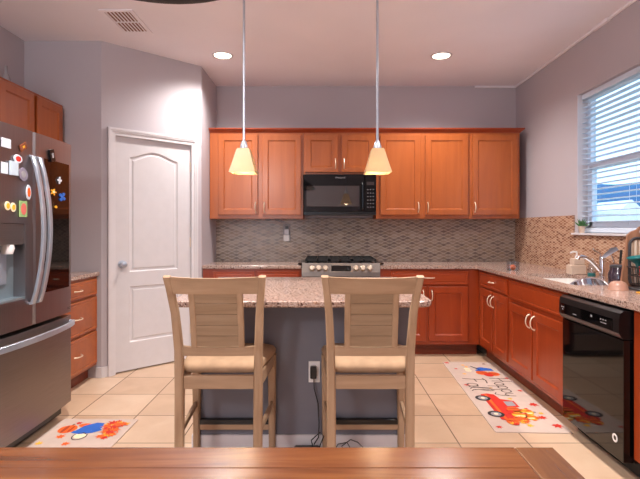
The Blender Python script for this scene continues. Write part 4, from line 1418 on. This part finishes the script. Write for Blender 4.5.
# dark glass jar
M['smokeglass'] = plain('smoked_glass', (52, 40, 52), 0.08, coat=1.0, vary=0.05)
jr = root('glass_jar', (1.895, 3.04, CT), 'dark smoked glass jar behind the upturned tan bowl', 'jar')
MB().lathe([(0.045, 0), (0.055, 0.01), (0.058, 0.07), (0.048, 0.10), (0.046, 0.115), (0.043, 0.115), (0.044, 0.10), (0.053, 0.07), (0.05, 0.012)], (1.895, 3.04, CT), 22).build('jar_body', M['smokeglass'], jr, smooth=True)
MB().lathe([(0.048, 0), (0.048, 0.012), (0.04, 0.016)], (1.895, 3.04, CT + 0.115), 20).build('lid', M['darkgrey'], jr, smooth=True)
# bamboo utensil holder with utensils
M['bamboo'] = wood('bamboo', (120, 82, 62), (150, 106, 82), (170, 126, 100), 'z', 0.8, 0.5)
ux, uy = 2.03, 3.30
uh = root('utensil_holder', (ux, uy, CT), 'square bamboo utensil holder behind the sink beside the faucet', 'utensil holder')
m = MB()
m.plate(rrect(ux - 0.04, ux + 0.04, uy - 0.04, uy + 0.04, 0.006, 2), [rrect(ux - 0.034, ux + 0.034, uy - 0.034, uy + 0.034, 0.004, 2)], CT + 0.006, CT + 0.12)
m.box((ux - 0.04, uy - 0.04, CT), (ux + 0.04, uy + 0.04, CT + 0.006))
m.build('holder_body', M['bamboo'], uh)
sp = root('spatula', (ux, uy, CT + 0.008), 'grey steel spatula standing in the bamboo holder, its blade above the faucet', 'spatula')
MB().tube([(ux + 0.015, uy - 0.005, CT + 0.012), (ux + 0.0, uy + 0.005, CT + 0.14), (ux - 0.01, uy + 0.015, CT + 0.18)], 0.005, 8).build('handle', M['chrome'], sp, smooth=True)
m = MB()
m.loft([[(ux - 0.07, uy + 0.03 + t, CT + 0.165), (ux - 0.055, uy + 0.02 + t, CT + 0.155), (ux + 0.035, uy + 0.005 + t, CT + 0.215), (ux + 0.025, uy + 0.012 + t, CT + 0.235), (ux - 0.01, uy + 0.02 + t, CT + 0.228)] for t in (0, 0.004)])
m.build('blade', plain('spatula_grey', (150, 152, 164), 0.3, 0.7, vary=0), sp)
kn = root('knife', (ux + 0.02, uy - 0.015, CT + 0.008), 'dark-handled kitchen utensil standing in the bamboo holder beside the spatula', 'utensil')
MB().tube([(ux + 0.022, uy - 0.022, CT + 0.012), (ux + 0.025, uy - 0.026, CT + 0.12)], 0.005, 8).build('shaft', M['chrome'], kn, smooth=True)
MB().tube([(ux + 0.025, uy - 0.026, CT + 0.118), (ux + 0.03, uy - 0.030, CT + 0.215)], 0.008, 8).build('handle', M['iron'], kn, smooth=True)
# dish rack
rk = root('dish_rack', (1.955, 2.61, CT), 'black wire dish rack on the granite near the window', 'dish rack')
kx0, kx1, ky0, ky1 = 1.825, 2.085, 2.36, 2.868
MB().prism(rrect(kx0, kx1, ky0, ky1, 0.02, 3), CT + 0.001, CT + 0.014, 0.002).build('drip_tray', M['darkgrey'], rk)
m = MB()
def ringpts(z, i):
    r_ = [(x, y, z) for x, y in rrect(kx0 + i, kx1 - i, ky0 + i, ky1 - i, 0.03, 3)]
    return r_ + [r_[0]]
for z, i in ((CT + 0.035, 0.012), (CT + 0.085, 0.006), (CT + 0.135, 0.0)):
    m.tube(ringpts(z, i), 0.0032, 6)
n = 12
for i in range(n):
    y = ky0 + 0.035 + (ky1 - ky0 - 0.07) * i / (n - 1)
    for x, xi in ((kx0, kx0 + 0.012), (kx1, kx1 - 0.012)):
        m.tube([(x, y, CT + 0.135), (xi, y, CT + 0.035)], 0.0022, 6)
    m.tube([(kx0 + 0.012, y, CT + 0.035), (kx1 - 0.012, y, CT + 0.035)], 0.0022, 6)
for i in range(7):
    x = kx0 + 0.035 + (kx1 - kx0 - 0.07) * i / 6
    for y, yi in ((ky0, ky0 + 0.012), (ky1, ky1 - 0.012)):
        m.tube([(x, y, CT + 0.135), (x, yi, CT + 0.035)], 0.0022, 6)
m.build('wire_basket', M['black'], rk, smooth=True)
# things in the rack
M['redplastic'] = plain('red_plastic', (196, 26, 40), 0.35, vary=0)
def cup(name, label, c, prof, mat, tilt, cat):
    m = MB()
    m.lathe(prof, (0, 0, 0), 22)
    o = m.build(name, mat, smooth=True, angle=50)
    o.location = c
    o.rotation_euler = tilt
    return tag(o, label, cat)
cup('funnel', 'teal plastic funnel upturned on top of the dish rack', (1.880, 2.812, CT + 0.105), [(0.012, 0), (0.014, 0.05), (0.046, 0.085), (0.051, 0.089), (0.051, 0.094), (0.046, 0.091), (0.010, 0.052), (0.008, 0.0)], M['teal'], (0.0, -0.2, 0), 'funnel')
cup('cup', 'red plastic cup standing in the dish rack near the teal funnel', (1.872, 2.735, CT + 0.044), [(0.030, 0), (0.034, 0.02), (0.040, 0.10), (0.042, 0.10), (0.038, 0.10), (0.032, 0.022), (0.028, 0.004)], M['redplastic'], (0.0, 0.0, 0), 'cup')
cup('drinking_glass', 'clear drinking glass standing in the dish rack', (1.875, 2.63, CT + 0.040), [(0.030, 0), (0.032, 0.004), (0.036, 0.10), (0.033, 0.10), (0.029, 0.008), (0.02, 0.006)], M['clearplastic'], (0, 0, 0), 'glass')
# ribbed tray standing upright behind the rack
tr_ = root('baking_tray', (1.98, 2.89, CT), 'shiny ribbed steel tray with dark rounded rim standing upright beside the dish rack', 'tray')
txA, txB, tzA, tzB = 1.872, 2.09, CT + 0.010, CT + 0.305
mt = lambda u, v, d: (u, 2.894 - d, v)
m = MB(mt)
nn = 56
L = []
for v in (tzA + 0.012, tzB - 0.014):
    row = [(txA + 0.006 + (txB - txA - 0.012) * i / nn, v, 0.004 + 0.004 * math.sin(2 * PI * i / 8)) for i in range(nn + 1)]
    row += [(p[0], p[1], p[2] - 0.003) for p in row[::-1]]
    L.append(row)
m.loft(L)
m.build('tray_pan', M['traysteel'], tr_)
m = MB(mt)
rr = rrect(txA, txB, tzA, tzB, 0.045, 5)
m.tube([(u, v, 0.003) for u, v in rr] + [(rr[0][0], rr[0][1], 0.003)], 0.009, 8)
m.build('rim', M['darkgrey'], tr_, smooth=True)
# wooden board behind the tray
wb_ = root('cutting_board', (1.98, 2.92, CT), 'wooden cutting board with a rounded handle standing behind the steel tray', 'cutting board')
m = MB(lambda u, v, d: (u, 2.932 - d, v))
bp = [(1.835, CT + 0.001), (2.125, CT + 0.001), (2.125, CT + 0.28)] + [(2.07, CT + 0.315)] + arc_pts(1.975, CT + 0.335, 0.045, 0.1, PI - 0.5, 8) + [(1.90, CT + 0.345), (1.878, CT + 0.325)]
m.plate(bp, [arc_pts(1.965, CT + 0.345, 0.015, 0, 2 * PI, 12)[:-1]], 0, 0.016)
m.build('board', M['bamboo'], wb_)
# folded yellow cloth edge by the rack
m = MB()
m.prism([(1.77, 2.50), (1.815, 2.50), (1.815, 2.70), (1.77, 2.68)], CT + 0.0005, CT + 0.008, 0.003)
tag(m.build('dishcloth', M['gold_liquid']), 'small folded yellow cloth at the foot of the dish rack', 'cloth')

# plant on the sill
pl = root('potted_plant', (XR - 0.005, 3.93, WZ0 + 0.004), 'tiny green succulent in a beige pot on the far end of the window sill', 'plant')
pc = (XR - 0.005, 3.93, WZ0 + 0.004)
MB().lathe([(0.020, 0), (0.025, 0.045), (0.027, 0.047), (0.027, 0.056), (0.023, 0.056), (0.022, 0.046)], pc, 16).build('pot', M['beige_plastic'], pl, smooth=True)
MB().lathe([(0.0225, 0.0), (0.0225, 0.003)], (pc[0], pc[1], pc[2] + 0.044), 14).build('soil', M['p_brown'], pl)
m = MB()
r = random.Random(5)
for i in range(16):
    a = i * 2.4
    e = 0.35 + 0.9 * r.random()
    l = 0.045 + 0.025 * r.random()
    b = Vector((pc[0], pc[1], pc[2] + 0.046))
    d = Vector((math.cos(a) * math.cos(e), math.sin(a) * math.cos(e), math.sin(e)))
    pts = [b + d * (l * t) + Vector((0, 0, 0.01 * t * t)) for t in (0, 0.35, 0.7, 1.0)]
    m.tube(pts, [0.004, 0.008, 0.006, 0.001], 6)
m.build('foliage', plain('succulent_green', (74, 120, 70), 0.5, vary=0.15), pl, smooth=True)

# small clear box on the counter corner
bxr = root('plastic_box', (1.66, 4.13, CT), 'small clear plastic box with something orange inside at the counter corner', 'box')
m = MB()
m.plate(rrect(1.615, 1.705, 4.09, 4.17, 0.008, 2), [rrect(1.618, 1.702, 4.093, 4.167, 0.007, 2)], CT + 0.003, CT + 0.075)
m.box((1.618, 4.093, CT + 0.0005), (1.702, 4.167, CT + 0.003))
m.build('box_wall', M['clearplastic'], bxr)
MB().lathe([(0.010, 0.0), (0.022, 0.012), (0.024, 0.028), (0.014, 0.042), (0.004, 0.046)], (1.66, 4.13, CT + 0.003), 14).build('contents', M['p_orange'], bxr, smooth=True)

# outlet with a plugged-in night light on the mosaic
ol = root('wall_outlet', ((286.7 - 322) / 90, YB - 0.012, 1.20), 'pale grey wall outlet on the grey mosaic left of the range', 'outlet')
ox = (286.7 - 322) / 90.3
MB().box((ox - 0.040, YB - 0.016, 1.115), (ox + 0.040, YB - 0.010, 1.300), 0.002).build('cover_plate', M['p_grey'], ol)
MB().box((ox - 0.017, YB - 0.018, 1.245), (ox + 0.017, YB - 0.016, 1.280), 0.0008).build('socket', M['darkgrey'], ol)
pg = root('plug_in_device', (ox, YB - 0.04, 1.18), 'white plug-in device covering the lower half of the wall outlet', 'night light')
MB().box((ox - 0.034, YB - 0.050, 1.112), (ox + 0.034, YB - 0.0165, 1.185), 0.006).build('base', M['plate'], pg)
MB().box((ox - 0.026, YB - 0.046, 1.185), (ox + 0.026, YB - 0.0165, 1.25), 0.006).build('diffuser', M['paper'], pg)

# grey slim bottle on top of the left cabinets
bt = MB()
bt.lathe([(0.028, 0), (0.030, 0.01), (0.028, 0.06), (0.012, 0.10), (0.009, 0.15), (0.010, 0.155)], (-2.30, 3.46, 2.286), 16)
tag(bt.build('bottle', M['p_grey'], smooth=True), 'slim grey bottle standing on top of the left wall cabinets', 'bottle')

# ================================================================ WINDOW BLIND
bl = root('window_blind', (XR + 0.045, (WY0 + WY1) / 2, WZ1), 'white horizontal slatted blind lowered in the window over the sink', 'blind')
by0, by1 = WY0 + 0.012, WY1 - 0.012
MB().box((XR + 0.030, by0, WZ1 - 0.045), (XR + 0.083, by1, WZ1 - 0.002), 0.003).build('headrail', M['slat'], bl)
m = MB()
zz = WZ1 - 0.07
while zz > WZ0 + 0.065:
    L = []
    for y in (by0, by1):
        L.append([(XR + 0.034, y, zz + 0.002), (XR + 0.058, y, zz + 0.001), (XR + 0.082, y, zz - 0.001), (XR + 0.082, y, zz + 0.002), (XR + 0.058, y, zz + 0.004), (XR + 0.034, y, zz + 0.005)])
    m.loft(L)
    zz -= 0.0435
m.build('slat', M['slat'], bl)
MB().box((XR + 0.036, by0, WZ0 + 0.008), (XR + 0.082, by1, WZ0 + 0.045), 0.004).build('bottom_rail', M['slat'], bl)
for y in (by0 + 0.10, (by0 + by1) / 2, by1 - 0.10):
    m = MB()
    for x in (XR + 0.033, XR + 0.083):
        m.tube([(x, y, WZ0 + 0.06), (x, y, WZ1 - 0.03)], 0.0012, 5)
    m.build('ladder_cord', M['slat'], bl)

# ================================================================ OUTSIDE
M['lawn'] = plain('dry_lawn', (150, 150, 120), 0.9, vary=0.1)
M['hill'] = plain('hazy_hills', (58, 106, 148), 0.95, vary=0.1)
M['stucco'] = plain('white_stucco', (226, 228, 236), 0.9)
M['blueroof'] = plain('pale_roof', (188, 196, 212), 0.8)
struct(MB().box((XR + T + 0.01, -20, -0.25), (260, 320, -0.15)).build('ground', M['lawn']))
h = MB()
L0, L1 = [], []
r = random.Random(11)
for i in range(41):
    t = i / 40
    x = 60 + 160 * t
    yy = 240 - 20 * t
    top = 26 + 2.0 * math.sin(t * 7) + 1.5 * math.sin(t * 19 + 1)
    L0.append([(x, yy, -0.2), (x, yy + 3, top * 0.6), (x, yy + 12, top), (x, yy + 40, top * 0.8), (x, yy + 60, -0.2)])
h.loft(L0, cap=True, closed=False)
struct(h.build('hill', M['hill'], smooth=True))
fn = root('garden_wall', (9, 12, -0.15), 'long white garden wall outside the window', 'garden wall')
MB().box((7.0, 12.4, -0.15), (26, 12.6, 1.62)).build('wall_panel', M['stucco'], fn)
MB().box((7.0, 12.36, 1.62), (26, 12.64, 1.68)).build('coping', M['stucco'], fn)
hs = root('house', (25.5, 41, -0.15), 'white neighbouring house with a pointed gable seen through the blind', 'house')
MB().box((22.2, 40, -0.15), (36, 48, 2.3)).build('wall', M['stucco'], hs)
m = MB()
m.loft([[(21.7, 39.5, 2.3), (36.5, 39.5, 2.3), (36.5, 48.5, 2.3), (21.7, 48.5, 2.3)], [(24.8, 43.9, 3.1), (33.5, 43.9, 3.1), (33.5, 44.1, 3.1), (24.8, 44.1, 3.1)]])
m.build('roof', M['blueroof'], hs)
m = MB()
m.loft([[(24.6, y, -0.1), (26.6, y, -0.1), (26.6, y, 2.7), (25.6, y, 3.6), (24.6, y, 2.7)] for y in (39.2, 44)])
m.build('gable', M['stucco'], hs)
for x in (23.0, 28.2, 30.6):
    MB().box((x, 39.96, 1.0), (x + 0.9, 40.02, 2.1)).build('window', M['p_blue'], hs)
